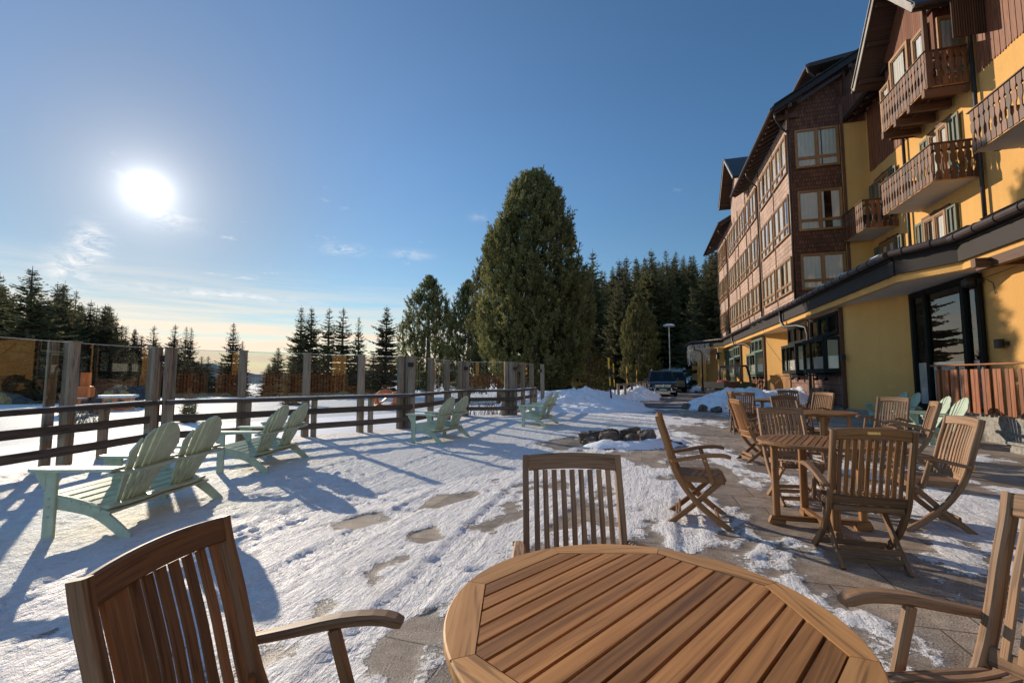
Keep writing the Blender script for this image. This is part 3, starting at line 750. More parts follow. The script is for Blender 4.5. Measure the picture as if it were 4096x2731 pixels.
def make_table(label, group, loc, rz, top_m='teak_top', rim_m='teak_rim', leg_m='teak_red', H=.77, rr=.478, legrot=0.):
    """round table: ring of eight segments round an octagon of slats; slats along +y"""
    t = thing('round_table', label, 'table', loc, rz, group)
    ap = rr * .82; th = .028
    b = MB()
    for k in range(8):
        a0 = R(22.5 + 45 * k) + .0022; a1 = R(22.5 + 45 * (k + 1)) - .0022
        ri = ap / math.cos(R(22.5))
        N = 10
        am = (a0 + a1) / 2; E = V((-math.sin(am), math.cos(am), 0)); Q = V((math.cos(am), math.sin(am), 0))
        def ring(rad, z): return [V((rad * math.cos(a0 + (a1 - a0) * i / N), rad * math.sin(a0 + (a1 - a0) * i / N), z)) for i in range(N + 1)]
        inn = [V((ri * math.cos(a0), ri * math.sin(a0), 0)), V((ri * math.cos(a1), ri * math.sin(a1), 0))]
        lay = [(rr - .004, H), (rr, H - .004), (rr, H - th + .004), (rr - .004, H - th)]
        ro = random.random() * 9; rq = random.random()
        uvp = lambda p: (p.dot(E) + ro, p.dot(Q) + ro + p.z)
        tp = ring(*lay[0]) + [inn[1] + V((0, 0, H)), inn[0] + V((0, 0, H))]
        b.add(tp, [list(range(len(tp)))], [[uvp(p) for p in tp]], rq)
        for (r0, z0), (r1, z1) in zip(lay[:-1], lay[1:]):
            A = ring(r0, z0); B = ring(r1, z1)
            for i in range(N): b.add([A[i], B[i], B[i + 1], A[i + 1]], [[0, 1, 2, 3]], [[uvp(A[i]), uvp(B[i]), uvp(B[i + 1]), uvp(A[i + 1])]], rq)
        bt = ring(*lay[3]) + [inn[1] + V((0, 0, H - th)), inn[0] + V((0, 0, H - th))]
        b.add(bt, [list(range(len(bt)))[::-1]], [[uvp(p) for p in bt][::-1]], rq)
        for p, q in ((inn[0], inn[1]), (inn[1], ring(rr, 0)[-1]), (ring(rr, 0)[0], inn[0])):
            b.quad(p + V((0, 0, H)), q + V((0, 0, H)), q + V((0, 0, H - th)), p + V((0, 0, H - th)), rq)
    b.build('rim', M[rim_m], t)
    b = MB(); ns_ = 15; pw = 2 * ap / ns_
    for i in range(ns_):
        x0 = -ap + pw * i + .0045; x1 = x0 + pw - .009
        P = [(x0, -ap * 1.2), (x1, -ap * 1.2), (x1, ap * 1.2), (x0, ap * 1.2)]
        for k in range(8): P = clip(P, (math.cos(R(45 * k)), math.sin(R(45 * k))), ap - .003)
        b.prism(P, (0, 0, H - .024), (1, 0, 0), (0, 1, 0), .0232, 'y')
    b.build('tabletop', M[top_m], t)
    b = MB()
    for a in (0, 90):
        c = V((math.cos(R(a + legrot)), math.sin(R(a + legrot)), 0))
        b.bar(c * -ap * .95 + V((0, 0, H - .06)), c * ap * .95 + V((0, 0, H - .06)), .05, .03 if a else .032, None, .004)
    for y in (-.2, .2): b.bar((-ap * .9, y, H - .036), (ap * .9, y, H - .036), .05, .02, (0, 1, 0), .003)
    b.build('under_frame', M[leg_m], t)
    for k in range(4):
        c = V((math.cos(R(90 * k + legrot)), math.sin(R(90 * k + legrot)), 0)); s_ = V((-c.y, c.x, 0))
        b = MB(); b.bar(c * .345 + V((0, 0, .085)), c * .345 + V((0, 0, H - .05)), .062, .050, s_, .006); b.build('leg', M[leg_m], t)
    for a in (0, 90):
        c = V((math.cos(R(a + legrot)), math.sin(R(a + legrot)), 0)); s_ = V((-c.y, c.x, 0)); dz = .004 if a else 0
        b = MB()
        b.bar(c * -.33 + V((0, 0, .062 + dz)), c * .33 + V((0, 0, .062 + dz)), .055, .042, s_, .005)
        for q in (-1, 1): b.sweep([c * q * .28 + V((0, 0, .035)), c * q * .385 + V((0, 0, .042)), c * q * .405 + V((0, 0, .05))], .066, .085, s_, .012, scale=[1, 1, .8])
        b.build('foot', M[leg_m], t)
    return t
def az(deg): return -R(deg)        # bearing (clockwise from +y) to rotation of a thing that faces +y

make_table('large round teak table in the foreground with slatted top', 'round teak tables', (.315, 1.165, 0), az(45.5), legrot=22.)
t2 = make_table('round teak table nearer of the two mid-terrace ones with four legs on a cross base', 'round teak tables', (2.78, 4.23, 0), az(38), 'teak_red', 'teak_red', 'teak_red', legrot=24.)
dup(t2, (5.25, 7.75, 0), az(62), 'round teak table in front of the yellow chamfered wall')
dup(t2, (6.75, 12.1, 0), az(75), 'farthest round teak table beside the big snow heap')

CH = 'folding teak armchairs'
cA = make_chair('dark teak armchair with a small plate on its back, turned away at the mid table', 'teak_dark', CH, 10, .02, True, 'teak_red')
cO = make_chair('warm brown teak armchair standing alone side-on, left of the mid table', 'teak_red', CH, 10)
cW = make_chair('weathered teak armchair facing left at the right side of the mid table', 'teak_old', CH, 10)
cD = make_chair('dark brown armchair cut off by the lower left corner of the picture', 'teak_dark', CH, 9, sw=.035)
cM = make_chair('straight-backed teak armchair just behind the foreground table', 'teak_old', CH, 9, 0., sw=.026)
def put(c, x, y, deg, sc=1.): c.location = (x, y, 0); c.rotation_euler = (0, 0, az(deg)); c.scale = (sc, sc, sc)
put(cA, 2.60, 3.50, 18.5, 1.0)
put(cO, 1.77, 4.45, 109.5, 1.0)
put(cW, 3.78, 4.27, -73, 1.0)
put(cD, -.61, 1.22, 93.5, .93)
put(cM, .30, 2.0, 179.5, .975)
dup(cW, (1.37, 1.29, 0), az(-96.5), 'teak armchair cut off by the lower right corner of the picture', sc=.98)
dup(cW, (3.12, 5.1, 0), az(188), 'weathered teak armchair behind the mid table, its back to the far table', sc=1.)
dup(cO, (3.95, 7.42, 0), az(96), 'teak armchair seen edge-on at the left of the table by the yellow wall')
dup(cD, (6.02, 11.9, 0), az(100), 'dark teak armchair nearest the big snow heap', sc=1.)
dup(cA, (5.55, 11.1, 0), az(20), 'teak armchair with a plate on its back at the left of the farthest table')
dup(cD, (5.25, 8.55, 0), az(182), 'dark teak armchair behind the table by the yellow wall', sc=1.)
dup(cO, (7.05, 10.7, 0), az(-110), 'brown teak armchair between the two far tables, slats turned to the sun', sc=1.)
dup(cD, (7.45, 12.25, 0), az(-160), 'dark teak armchair right of the farthest table', sc=1.)
dup(cW, (6.55, 8.1, 0), az(-114), 'sunlit pale teak armchair facing left in front of the teal settees', sc=1.)
dup(cW, (5.98, 6.95, 0), az(-58), 'teak armchair seen edge-on between the mid table and the stone steps', sc=1.)
# folded chairs leaning on the wall
def make_folded(label):
    t = thing('folded_armchair', label, 'chair', group='folded chairs leaning at the wall')
    b = MB()
    for sx in (-1, 1): b.bar((sx * .236, 0, 0), (sx * .236, 0, 1.02), .03, .05, XA, .006)
    b.bar((-.225, 0, .97), (.225, 0, .97), .028, .075, (0, 1, 0), .006); b.bar((-.225, 0, .5), (.225, 0, .5), .026, .06, (0, 1, 0), .006)
    for i in range(10): b.bar((-.2 + .4 * i / 9, 0, .5), (-.2 + .4 * i / 9, 0, .94), .024, .012, XA, .002)
    b.build('backrest', M['teak_dark'], t)
    b = MB()
    for sx in (-1, 1): b.bar((sx * .2, -.045, .02), (sx * .2, -.045, .52), .028, .045, XA, .006)
    for i in range(9): b.bar((-.17 + .34 * i / 8, -.05, .42), (-.17 + .34 * i / 8, -.05, .80), .03, .012, XA, .002)
    b.build('seat', M['teak_dark'], t)
    for sx in (-1, 1):
        b = MB(); b.bar((sx * .272, -.03, .45), (sx * .272, -.03, .98), .05, .028, XA, .006); b.build('armrest', M['teak_dark'], t)
    return t
f0 = make_folded('dark folded teak armchair leaning at the shingled wall, leftmost of the leaning row')
for i in range(3):
    x, y = W(5.86 + i * .04, 19.9 - i * .34)
    o = f0 if i == 0 else dup(f0, (0, 0, 0), 0, ['', 'dark folded teak armchair in the middle of the row leaning at the shingled wall', 'dark folded teak armchair nearest the yellow wall, rightmost of the leaning row'][i])
    o.location = (x, y, .0); o.rotation_euler = (R(-20), 0, az(16.5 - 90 + 180 + 14 * (i - 1)))

# Adirondack settees: two fan backs on one bench; faces +y
def make_settee(label, group):
    t = thing('garden_settee', label, 'settee', group=group)
    m = M['mint']
    RAILP = [(0, .345, .315), (0, .12, .275), (0, -.05, .225), (0, -.20, .130), (0, -.33, .020), (0, -.355, 0.)]
    for x in (-.63, 0, .63):
      if x:
        b = MB()
        b.sweep([(x * .955, p.y, p.z) for p in curve(RAILP, 12)], .032, .105, XA, .006, scale=[1.15, 1.15, 1.1, 1.05, 1., .95, .9, .88, .85, .82, .8, .75, .6])
        b.build('rear_leg', m, t)
        b = MB(); b.bar((x, .30, 0), (x, .30, .565), .034, .095, XA, .006)
        b.prism([(-.0, 0), (.10, .0), (.085, -.05), (.03, -.13), (0, -.16)], (x - .017, .335, .563), (0, 1, 0), (0, 0, 1), .034, 'y')
        b.build('front_leg', m, t)
      else:
        b = MB(); b.bar((0, .29, .36), (0, .29, .565), .034, .08, XA, .006)
        b.prism([(-.0, 0), (.10, .0), (.085, -.05), (.03, -.13), (0, -.16)], (-.017, .325, .563), (0, 1, 0), (0, 0, 1), .034, 'y')
        b.build('arm_support', m, t)
      if True:
        b = MB()
        w = .155 if x else .13; xo = x * 1.02
        out = [(-w * .42, -.26), (w * .42, -.26), (w * .5, -.05), (w * .56, .22), (w * .5, .40), (w * .34, .445), (-w * .34, .445), (-w * .5, .40), (-w * .56, .22), (-w * .5, -.05)]
        b.prism(out, (xo, 0, .567), (1, 0, 0), (0, 1, 0), .026, 'y')
        b.build('armrest', m, t)
    b = MB()
    for i in range(7):
        y = .335 - i * .083; z = .372 - i * .0245 - (.004 if i else .012)
        b.bar((-.625, y, z), (.625, y, z), .074, .022, (0, 1, .28), .006)
    b.build('seat', m, t)
    b = MB(); b.prism([(-.60, -.12), (-.36, -.12), (-.30, -.085), (-.06, -.085), (0, -.12), (.06, -.085), (.30, -.085), (.36, -.12), (.60, -.12), (.60, 0), (-.60, 0)], (0, .352, .37), (1, 0, 0), (0, 0, 1), .022)
    b.build('apron', m, t)
    lean = V((0, -.45, 1)).normalized()
    for cx in (-.315, .315):
        b = MB()
        for i in range(7):
            u = (i - 3) / 3.
            xb = u * .135; xt = u * .245; wb = .037; wt = .069
            Lh = .742 - .19 * u * u
            bow = -.025 * (1 - u * u)
            o = V((cx, -.095 + bow, .255))
            lh = lambda q: .755 - .17 * q * q - .05 * max(0, abs(q) - .95)
            P = [(xb - wb / 2, 0), (xb + wb / 2, 0)] + [(xt + wt * k_, lh(u + k_ / 3.2) - (.008 if abs(k_) == .5 else 0)) for k_ in (.5, .44, .2, 0, -.2, -.44, -.5)]
            b.prism(P, o, (1, 0, 0), lean, .018, 'y')
        b.build('backrest', m, t)
    for z, dy, x0, h in ((.525, -.275, .715, .085), (.235, -.155, .60, .08)):
        b = MB(); N = 22
        pts = [((-1 + 2 * i / N) * x0, dy - .035 * abs(math.sin(2 * math.pi * i / N)) + .02, z + .02) for i in range(N + 1)]
        b.sweep(pts, h, .028, (0, 1, 0), .005); b.build('back_brace', m, t)
    for x in (-.649, .649):
        for z in (.19, .27, .335): b = MB(); b.lathe([(0, -.003), (.011, -.003), (.011, .003), (0, .003)], (x, .30, z), 8, 'x'); b.build('bolt', M['steel'], t)
    return t
GS = 'mint double garden settees along the railing'
s1 = make_settee('mint double settee with fan backs nearest the camera, left by the railing', GS)
s1.location = (-3.57, 4.54, 0); s1.rotation_euler = (0, 0, az(-90)); 
dup(s1, (-3.78, 7.12, 0), az(-89), 'second mint double settee from the left, in front of the railing')
dup(s1, (-1.53, 10.02, 0), az(-68), 'third mint double settee, where the railing turns towards the trees')
dup(s1, (.80, 12.92, 0), az(-70), 'farthest mint double settee, in front of the ploughed snow')
GT = 'mint double garden settees at the hotel wall'
a_ = W(5.75, 11.8); dup(s1, (a_[0], a_[1], 0), az(-70), 'double settee with blue shaded backs against the brown board parapet', GT)
a_ = W(6.5, 15.1); dup(s1, (a_[0], a_[1], 0), az(-74), 'double settee in the shade of the yellow chamfered wall', GT)

# fire pit
fp = thing('fire_pit', 'ring of rough stones round an open fire pit on the terrace', 'fire pit', (2.30, 9.55, 0), R(-8))
for i, (x, y, rx, ry, rz) in enumerate(((-.30, -.30, .24, .17, .24), (.12, -.33, .24, .15, .20), (.46, -.20, .16, .17, .25), (.50, .12, .18, .2, .22), (.2, .36, .26, .15, .24), (-.22, .38, .22, .15, .22),
                                    (-.52, .1, .16, .22, .22), (-.68, -.32, .18, .14, .13), (-.80, -.12, .14, .16, .2), (.82, -.30, .2, .11, .10), (-.62, -.52, .17, .10, .08), (1.02, -.22, .12, .09, .07))):
    b = MB(); b.blob((0, 0, rz * .5), rx * 1.15, ry * 1.15, rz * .86, 70 + i, .5, 3, .66); o = b.build('stone', M['rock'], fp); o.location = (x, y, 0); o.rotation_euler = (0, 0, i * .8)
b = MB()
for i in range(14): b.bar((-.34 + .055 * i, -.18, .40), (-.34 + .055 * i, .2, .40), .006, .006, None, 0)
for y in (-.18, .01, .2): b.bar((-.36, y, .394), (.40, y, .394), .008, .008, None, 0)
b.build('grate', M['steel'], fp)
o = snowbank('snow_drift', 'small drift of snow against the fire pit stones', [(1.75, 9.0), (2.4, 8.95), (3.0, 9.2), (3.35, 9.6)], .40, .15, 51, lump=.10, zb=-.035)
# ------------------------------------------------------------------ the hotel, built in its own frame: x = out from the terrace, y = along the front
H0 = thing('hotel', 'long yellow alpine hotel with timber balconies and a shingled far wing', 'hotel', (0, 0, 0), -FA)
def wallq(b, p, q, z0, z1, z2=None, u0=0.):
    """upright wall quad; z2: other top height at q"""
    L = math.hypot(q[0] - p[0], q[1] - p[1]); z2 = z1 if z2 is None else z2
    b.add([(p[0], p[1], z0), (q[0], q[1], z0), (q[0], q[1], z2), (p[0], p[1], z1)], [[0, 1, 2, 3]], [[(u0, z0), (u0 + L, z0), (u0 + L, z2), (u0, z1)]])
    return u0 + L
def part(name, b, mat, parent=None, smooth=False): return b.build(name, mat, parent or H0, smooth)
NA, NB = 10.0, 6.82
# --- ground floor walls
G = [(4.6, 52), (6.6, 47), (6.6, 36.0), (7.7, 33.5), (7.7, 32.75), (6.6, 32.6), (6.6, 29.2), (7.9, 26.4), (7.9, 24.85), (6.6, 24.7), (6.52, 17.96), (7.52, 16.0), (7.52, -14)]
b = MB(); u = 0
for p, q in zip(G[:-1], G[1:]): u = wallq(b, p, q, -.1, 3.80, None, u)
b2 = MB()
part('wall', b, M['yellow'])['label'] = 'yellow stucco ground floor wall'
b = MB()
for p, q in zip(G[:-1], G[1:]):
    d = (V((*q, 0)) - V((*p, 0))).normalized(); n = V((-abs(d.y), d.x if d.y < 0 else -d.x, 0)) if True else None
    n = V((d.y, -d.x, 0)); n = -n if n.x > 0 else n
    b.bar(V((*p, .13)) + n * .02, V((*q, .13)) + n * .02, .06, .34, n, 0)
part('plinth', b, M['stone_wall'])
# --- canopy over the ground floor
EDGE = [(4.0, 52), (4.0, 44), (6.2, 41), (6.2, 13.78), (6.91, 12.62), (6.91, -14)]
b = MB(); b.add([(x, y, 3.79) for x, y in EDGE] + [(10.6, -14, 3.79), (10.6, 52, 3.79)], [list(range(len(EDGE) + 2))], [[(x, y) for x, y in EDGE] + [(10.6, -14), (10.6, 52)]])
part('soffit', b, M['white_plaster'])
def strip(b, path, z0, z1, out, th):
    """a band standing along a path, pushed out by `out`"""
    for p, q in zip(path[:-1], path[1:]):
        d = (V((*q, 0)) - V((*p, 0))).normalized(); n = V((d.y, -d.x, 0)); n = -n if n.x > 0 else n
        b.bar(V((*p, (z0 + z1) / 2)) + n * out, V((*q, (z0 + z1) / 2)) + n * out, th, z1 - z0, n, 0)
b = MB(); strip(b, EDGE, 3.77, 3.96, -.04, .1); part('frieze', b, M['yellow'])
b = MB(); strip(b, EDGE, 3.955, 4.36, .06, .07); strip(b, EDGE, 4.33, 4.42, .10, .08); part('fascia', b, M['metal_dark'])
for p, q in zip(EDGE[:-1], EDGE[1:]):
    d = (V((*q, 0)) - V((*p, 0))).normalized(); n = V((d.y, -d.x, 0)); n = -n if n.x > 0 else n
    b = MB(); L = (V((*q, 0)) - V((*p, 0))).length
    pr = [(.105 * math.cos(R(180 + 180 * i / 8)), .105 * math.sin(R(180 + 180 * i / 8))) for i in range(9)] + [(.09 * math.cos(R(360 - 180 * i / 8)), .09 * math.sin(R(360 - 180 * i / 8))) for i in range(9)]
    P0 = V((*p, 4.47)) + n * .22; P1 = V((*q, 4.47)) + n * .22
    b.tube([P0, P1], .10, 12)
    for k in range(int(L / .62)):
        c = P0 + d * (.3 + k * .62); b.tube([c - d * .012, c + d * .012], .116, 12)
    part('gutter', b, M['gutter'], smooth=False)
b = MB()
up = [(x, y) for x, y in EDGE]
for (p, q) in zip(EDGE[:-1], EDGE[1:]): b.quad((p[0] - .15, p[1], 4.43), (q[0] - .15, q[1], 4.43), (10.4, q[1], 4.95), (10.4, p[1], 4.95))
part('canopy_roof', b, M['roof'])
b = MB()
for y0, y1, zz in ((14.2, 18.4, 4.60), (24.5, 29.5, 4.60), (30.5, 36.2, 4.60)):
    b.sweep([(6.08, y0 + (y1 - y0) * i / 10, zz - .02) for i in range(11)], .2, .05, XA, .01, scale=[random.uniform(.4, 1.2) for _ in range(11)])
part('roof_snow', b, M['snow'])
# timber brackets under the near canopy
b = MB()
for k in range(16): b.box((7.02, 11.6 - k * 1.5, 3.70), (1.0, .14, .18), 0, .01)
b.box((6.86, -1, 3.71), (.14, 26, .20))
part('bracket', b, M['beam_wood'])

# --- windows
def window(lab, o, ex, w, z0, z1, lights=2, low=True, frame='frame_wood', fw=.075, cur='curtain', curh=1., out=.0, ncur=True):
    """window lying on a wall: o = foot corner (x,y), ex = direction along the wall seen from outside left to right"""
    ex = V((*ex, 0)).normalized(); nz = V((0, 0, 1)); nrm = ex.cross(nz).normalized()     # towards the viewer
    o = V((*o, 0)) + nrm * out
    h = z1 - z0
    f = MB()
    def bar(x0, x1, a, c, d=.07, t=.035): f.prism([(x0, a), (x1, a), (x1, c), (x0, c)], o + nz * z0 + nrm * t, ex, nz, d, 'y' if c - a > x1 - x0 else 'x')
    bar(0, fw, 0, h); bar(w - fw, w, 0, h); bar(fw, w - fw, 0, fw); bar(fw, w - fw, h - fw, h)
    lh = .24 * h if low else 0
    if low: bar(fw, w - fw, lh, lh + fw * .9, .06)
    for i in range(1, lights): x = w * i / lights; bar(x - fw * .62, x + fw * .62, fw, h - fw, .066)
    for i in range(lights):
        xa = w * i / lights + fw * (.95 if i == 0 else .62); xb = w * (i + 1) / lights - fw * (.95 if i == lights - 1 else .62)
        for za, zb in ((lh + fw * (.9 if low else 1.), h - fw),) + (((fw, lh),) if low else ()):
            for (x0, x1, y0, y1) in ((xa, xa + .035, za, zb), (xb - .035, xb, za, zb), (xa + .035, xb - .035, za, za + .035), (xa + .035, xb - .035, zb - .035, zb)): bar(x0, x1, y0, y1, .042)
    fo = part('window', f, M[frame])
    if lab: fo['label'] = lab
    g = MB(); g.quad(o + ex * .02 + nz * (z0 + .02) + nrm * .048, o + ex * (w - .02) + nz * (z0 + .02) + nrm * .048, o + ex * (w - .02) + nz * (z1 - .02) + nrm * .048, o + ex * .02 + nz * (z1 - .02) + nrm * .048)
    g.build('pane', M['window_glass'], fo)
    d = MB(); d.quad(o + ex * .01 + nz * z0 + nrm * .012, o + ex * (w - .01) + nz * z0 + nrm * .012, o + ex * (w - .01) + nz * z1 + nrm * .012, o + ex * .01 + nz * z1 + nrm * .012)
    d.build('room_dark', M['interior'], fo)
    if ncur:
        c = MB(); N = int(w / .05); g0 = random.uniform(.1, .8); gw = random.choice((0, .05, .10, .16)) if lights > 1 else random.choice((0, .06))
        for i in range(N):
            a, q = w * i / N, w * (i + 1) / N
            za = z0 + .03; zb = z0 + h * curh - .03
            da = .025 + .010 * math.sin(i * 1.9); db = .025 + .010 * math.sin((i + 1) * 1.9)
            if curh == 1. and g0 < i / N < g0 + gw: continue
            c.quad(o + ex * a + nz * za + nrm * da, o + ex * q + nz * za + nrm * db, o + ex * q + nz * zb + nrm * db, o + ex * a + nz * zb + nrm * da)
        c.build('curtain', M[cur], fo, True)
    return fo
FR = (0, -1)                      # along the front, left to right as seen from the terrace
SD = (1, 0)                       # along the end wall facing the camera

# --- far wing (shingled)
b = MB(); u = wallq(b, (NB, 47), (NB, 24.1), 4.3, 14.0)
part('wall', b, M['shingle'])['label'] = 'sunlit shingled front of the far wing'
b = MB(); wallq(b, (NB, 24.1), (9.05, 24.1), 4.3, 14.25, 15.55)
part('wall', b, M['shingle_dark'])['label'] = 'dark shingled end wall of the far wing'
b = MB(); wallq(b, (8.92, 24.07), (10.3, 24.07), 4.3, 13.2, 13.2)
part('wall', b, M['yellow'])['label'] = 'narrow yellow strip beside the shingled end wall'
b = MB(); wallq(b, (9.05, 24.12), (12.5, 24.12), 12.9, 15.55, 17.5)
part('wall', b, M['boards'])['label'] = 'boarded gable end under the far wing roof'
b = MB()
for k in range(16): b.bar((NB - .015, 24.1 + .02, 4.4 + k * .001), (NB - .015, 24.12, 4.401), .01, .01, None, 0)
b = MB(); b.box((NB - .02, 24.12, 9.2), (.10, .12, 9.8)); b.box((9.0, 24.06, 9.2), (.12, .05, 9.8)); b.box((NB - .04, 24.02, 13.9), (.9, .08, .2), .0)
part('corner_board', b, M['beam_wood'])
ROWS = [(5.45, 7.15), (8.25, 10.2), (11.3, 13.2)]
COLS = [(24.4, 27.1, 3), (27.35, 30.0, 3), (30.95, 32.75, 2), (33.0, 34.1, 1), (34.4, 37.0, 3), (37.25, 38.3, 1), (38.55, 41.2, 3), (42.4, 43.8, 2), (44.2, 46.5, 3)]
for ri, (z0, z1) in enumerate(ROWS):
    for s0, s1_, n in COLS: window(None, (NB, s1_), FR, s1_ - s0, z0, z1, n)
    for x0, x1 in ((7.05, 8.85),):
        window(None, (x0, 24.1), SD, x1 - x0, z0 - .05, z1 - .05, 2, True)
b = MB()
for s in (30.35, 34.25, 37.12, 41.7): b.box((NB - .02, s, 9.1), (.05, .10, 9.6))
for s in (27.22, 32.9, 38.42, 44.0): b.box((NB - .015, s, 9.1), (.035, .06, 9.6))
part('batten', b, M['beam_wood'])
# downpipes
def pipe(name, pts, r=.05, mat='gutter'):
    if pts[0][2] < 5: mat = 'black'
    b = MB(); b.tube(pts, r, 10)
    return part(name, b, M[mat], smooth=True)
for s in (24.02, 30.5, 41.85, 46.9):
    pipe('downpipe', [(6.05, s - .7, 13.78), (6.10, s - .62, 13.55), (6.5, s - .1, 13.28), (6.74, s, 13.1), (6.74, s, 9), (6.74, s, 4.6)])
# main roof slope, eave with rafters and gutter
SL = .576
def roofslope(s0, s1, n0, n1, z0, name='roof', th=.16):
    b = MB(); z1 = z0 + SL * (n1 - n0)
    k = math.hypot(1, SL); dx, dz = -SL / k * th, 1 / k * th
    A = [(n0, s0, z0), (n1, s0, z1), (n1, s1, z1), (n0, s1, z0)]; B = [(x + dx, y, z + dz) for x, y, z in A]
    b.add(A + B, [[0, 1, 2, 3], [7, 6, 5, 4], [0, 4, 5, 1], [1, 5, 6, 2], [2, 6, 7, 3], [3, 7, 4, 0]], [[(0, 0), (1, 0), (1, 1), (0, 1)]] * 6)
    r = part(name, b, M['roof'])
    b = MB(); b.add([(x, y, z - .012) for x, y, z in [(n0 + .02, s0 + .02, z0 + .012), (n1, s0 + .02, z1), (n1, s1 - .02, z1), (n0 + .02, s1 - .02, z0 + .012)]], [[0, 1, 2, 3]], [[(0, 0), (n1 - n0, 0), (n1 - n0, s1 - s0), (0, s1 - s0)]])
    b.build('roof_lining', M['eave_wood'], r)
    b = MB()
    for i in range(int((s1 - s0) / .62) + 1):
        s = s0 + .12 + i * .62
        if s < s1: b.bar((n0 + .05, s, z0 - .09), (n0 + 1.2, s, z0 - .09 + SL * 1.15), .10, .14, (0, 1, 0), .01)
    b.build('rafter', M['eave_wood'], r)
    b = MB(); b.tube([(n0 - .1, s0 - .05, z0 + .03), (n0 - .1, s1 + .05, z0 + .03)], .085, 10); b.bar((n0 + .0, s0, z0 + .06), (n0 + .0, s1, z0 + .06), .03, .2, XA, 0)
    b.build('gutter', M['gutter'], r)
    return r
r1 = roofslope(23.3, 34.15, 6.03, 13.0, 13.94)
r1['label'] = 'steep dark roof of the far wing with rafter ends under the eave'
roofslope(39.9, 50.2, 6.03, 13.0, 13.94)
b = MB()
k = math.hypot(1, SL)
b.bar((6.0, 23.26, 13.96), (13.0, 23.26, 13.96 + SL * 7), .06, .28, (0, 1, 0), 0); b.bar((6.0, 23.20, 14.12), (13., 23.20, 14.12 + SL * 7), .16, .05, (0, 1, 0), 0)
part('verge_board', b, M['metal_dark'])
b = MB()
for n in (6.7, 9.2): b.box((n, 23.75, 13.92 + SL * (n - 6.03) - .22), (.16, .95, .2), 0, .01)
b.sweep([(6.75, 24.0, 13.1), (6.72, 23.8, 13.6), (6.6, 23.5, 13.95)], .12, .12, XA, .01); b.sweep([(9.15, 24.0, 14.6), (9.1, 23.8, 15.05), (9.0, 23.5, 15.4)], .12, .12, XA, .01)
part('purlin', b, M['eave_wood'])
# shed dormer standing on the roof
b = MB(); wallq(b, (9.4, 33), (9.4, 27.8), 15.3, 18.1); wallq(b, (9.4, 27.8), (13, 27.8), 15.3, 18.1, 18.5)
part('dormer_wall', b, M['boards'])
b = MB(); b.add([(8.8, 27.2, 18.2), (13.2, 27.2, 18.75), (13.2, 33.4, 18.75), (8.8, 33.4, 18.2), (8.8, 27.2, 18.42), (13.2, 27.2, 18.97), (13.2, 33.4, 18.97), (8.8, 33.4, 18.42)], [[0, 1, 2, 3], [7, 6, 5, 4], [0, 4, 5, 1], [1, 5, 6, 2], [2, 6, 7, 3], [3, 7, 4, 0]], [[(0, 0), (1, 0), (1, 1), (0, 1)]] * 6)
r = part('dormer_roof', b, M['metal_dark'])
b = MB(); b.tube([(8.72, 27.1, 18.25), (8.72, 33.4, 18.25)], .085, 10); b.tube([(8.72, 27.2, 18.2), (8.8, 27.22, 17.9), (9.2, 27.5, 17.7), (9.6, 27.7, 17.65), (9.9, 27.7, 17.65)], .05, 8); b.build('gutter', M['gutter'], r)
def gable(name, nf, s0, s1, ze, zp, nb, nv, wmat, wz0, lab):
    """cross gable facing the terrace: wall at nf, roof from verge nv back to nb, eaves s0,s1"""
    sm = (s0 + s1) / 2; e = .62
    b = MB()
    sl = (zp - ze) / (sm - s0)
    pts = [(nf, s1 - e, wz0), (nf, s0 + e, wz0), (nf, s0 + e, ze + sl * e - .05), (nf, sm, zp - .1), (nf, s1 - e, ze + sl * e - .05)]
    b.add(pts, [[0, 1, 2, 3, 4]], [[(-p[1], p[2]) for p in pts]])
    for s in (s0 + e, s1 - e): wallq(b, (nf, s), (nb, s), wz0, ze + sl * e - .05)
    w = part('gable_wall', b, M[wmat]); w['label'] = lab
    for a, c in ((s0, sm), (s1, sm)):
        b = MB(); th = .14; q = 1 if a < c else -1
        A = [(nv, a, ze), (nb, a, ze), (nb, c, zp), (nv, c, zp)]; B = [(x, y - q * .09 if i < 2 else y, z + th) for i, (x, y, z) in enumerate(A)]
        b.add(A + B, [[0, 1, 2, 3], [7, 6, 5, 4], [0, 4, 5, 1], [1, 5, 6, 2], [2, 6, 7, 3], [3, 7, 4, 0]], [[(0, 0), (1, 0), (1, 1), (0, 1)]] * 6)
        r = part('gable_roof', b, M['roof'])
        b = MB(); b.add([(x, y, z - .012) for x, y, z in A], [[0, 1, 2, 3]], [[(0, 0), (2, 0), (2, 2), (0, 2)]])
        for i in range(3):
            f = .12 + .38 * i; y = a + (c - a) * f; z = ze + (zp - ze) * f - .11
            b.bar((nv + .06, y, z), (nf + .2, y, z), .13, .16, (0, 1, 0), .01)
        b.build('roof_lining', M['eave_wood'], r)
        b = MB(); b.bar((nv - .02, a - q * .04, ze + .05), (nv - .02, c, zp + .07), .035, .26, XA, 0); b.bar((nv - .045, a - q * .06, ze + .16), (nv - .045, c, zp + .185), .08, .05, XA, 0)
        b.build('verge_board', M['metal_grey'], r)
        b = MB(); b.tube([(nv - .05, a - q * .12, ze + .05), (nb, a - q * .12, ze + .05)], .075, 10); b.build('gutter', M['gutter'], r)
    return w
gable('gable', NB - .01, 33.9, 40.2, 15.2, 17.9, 13., 6.05, 'shingle', 13.7, 'shingled cross gable over the far wing')
b = MB(); b.blob((9.2, 35.2, 16.9), 1.1, .9, .16, 5, .4); b.blob((10.2, 34.9, 16.75), .8, .5, .14, 6, .4); part('roof_snow', b, M['snow'])

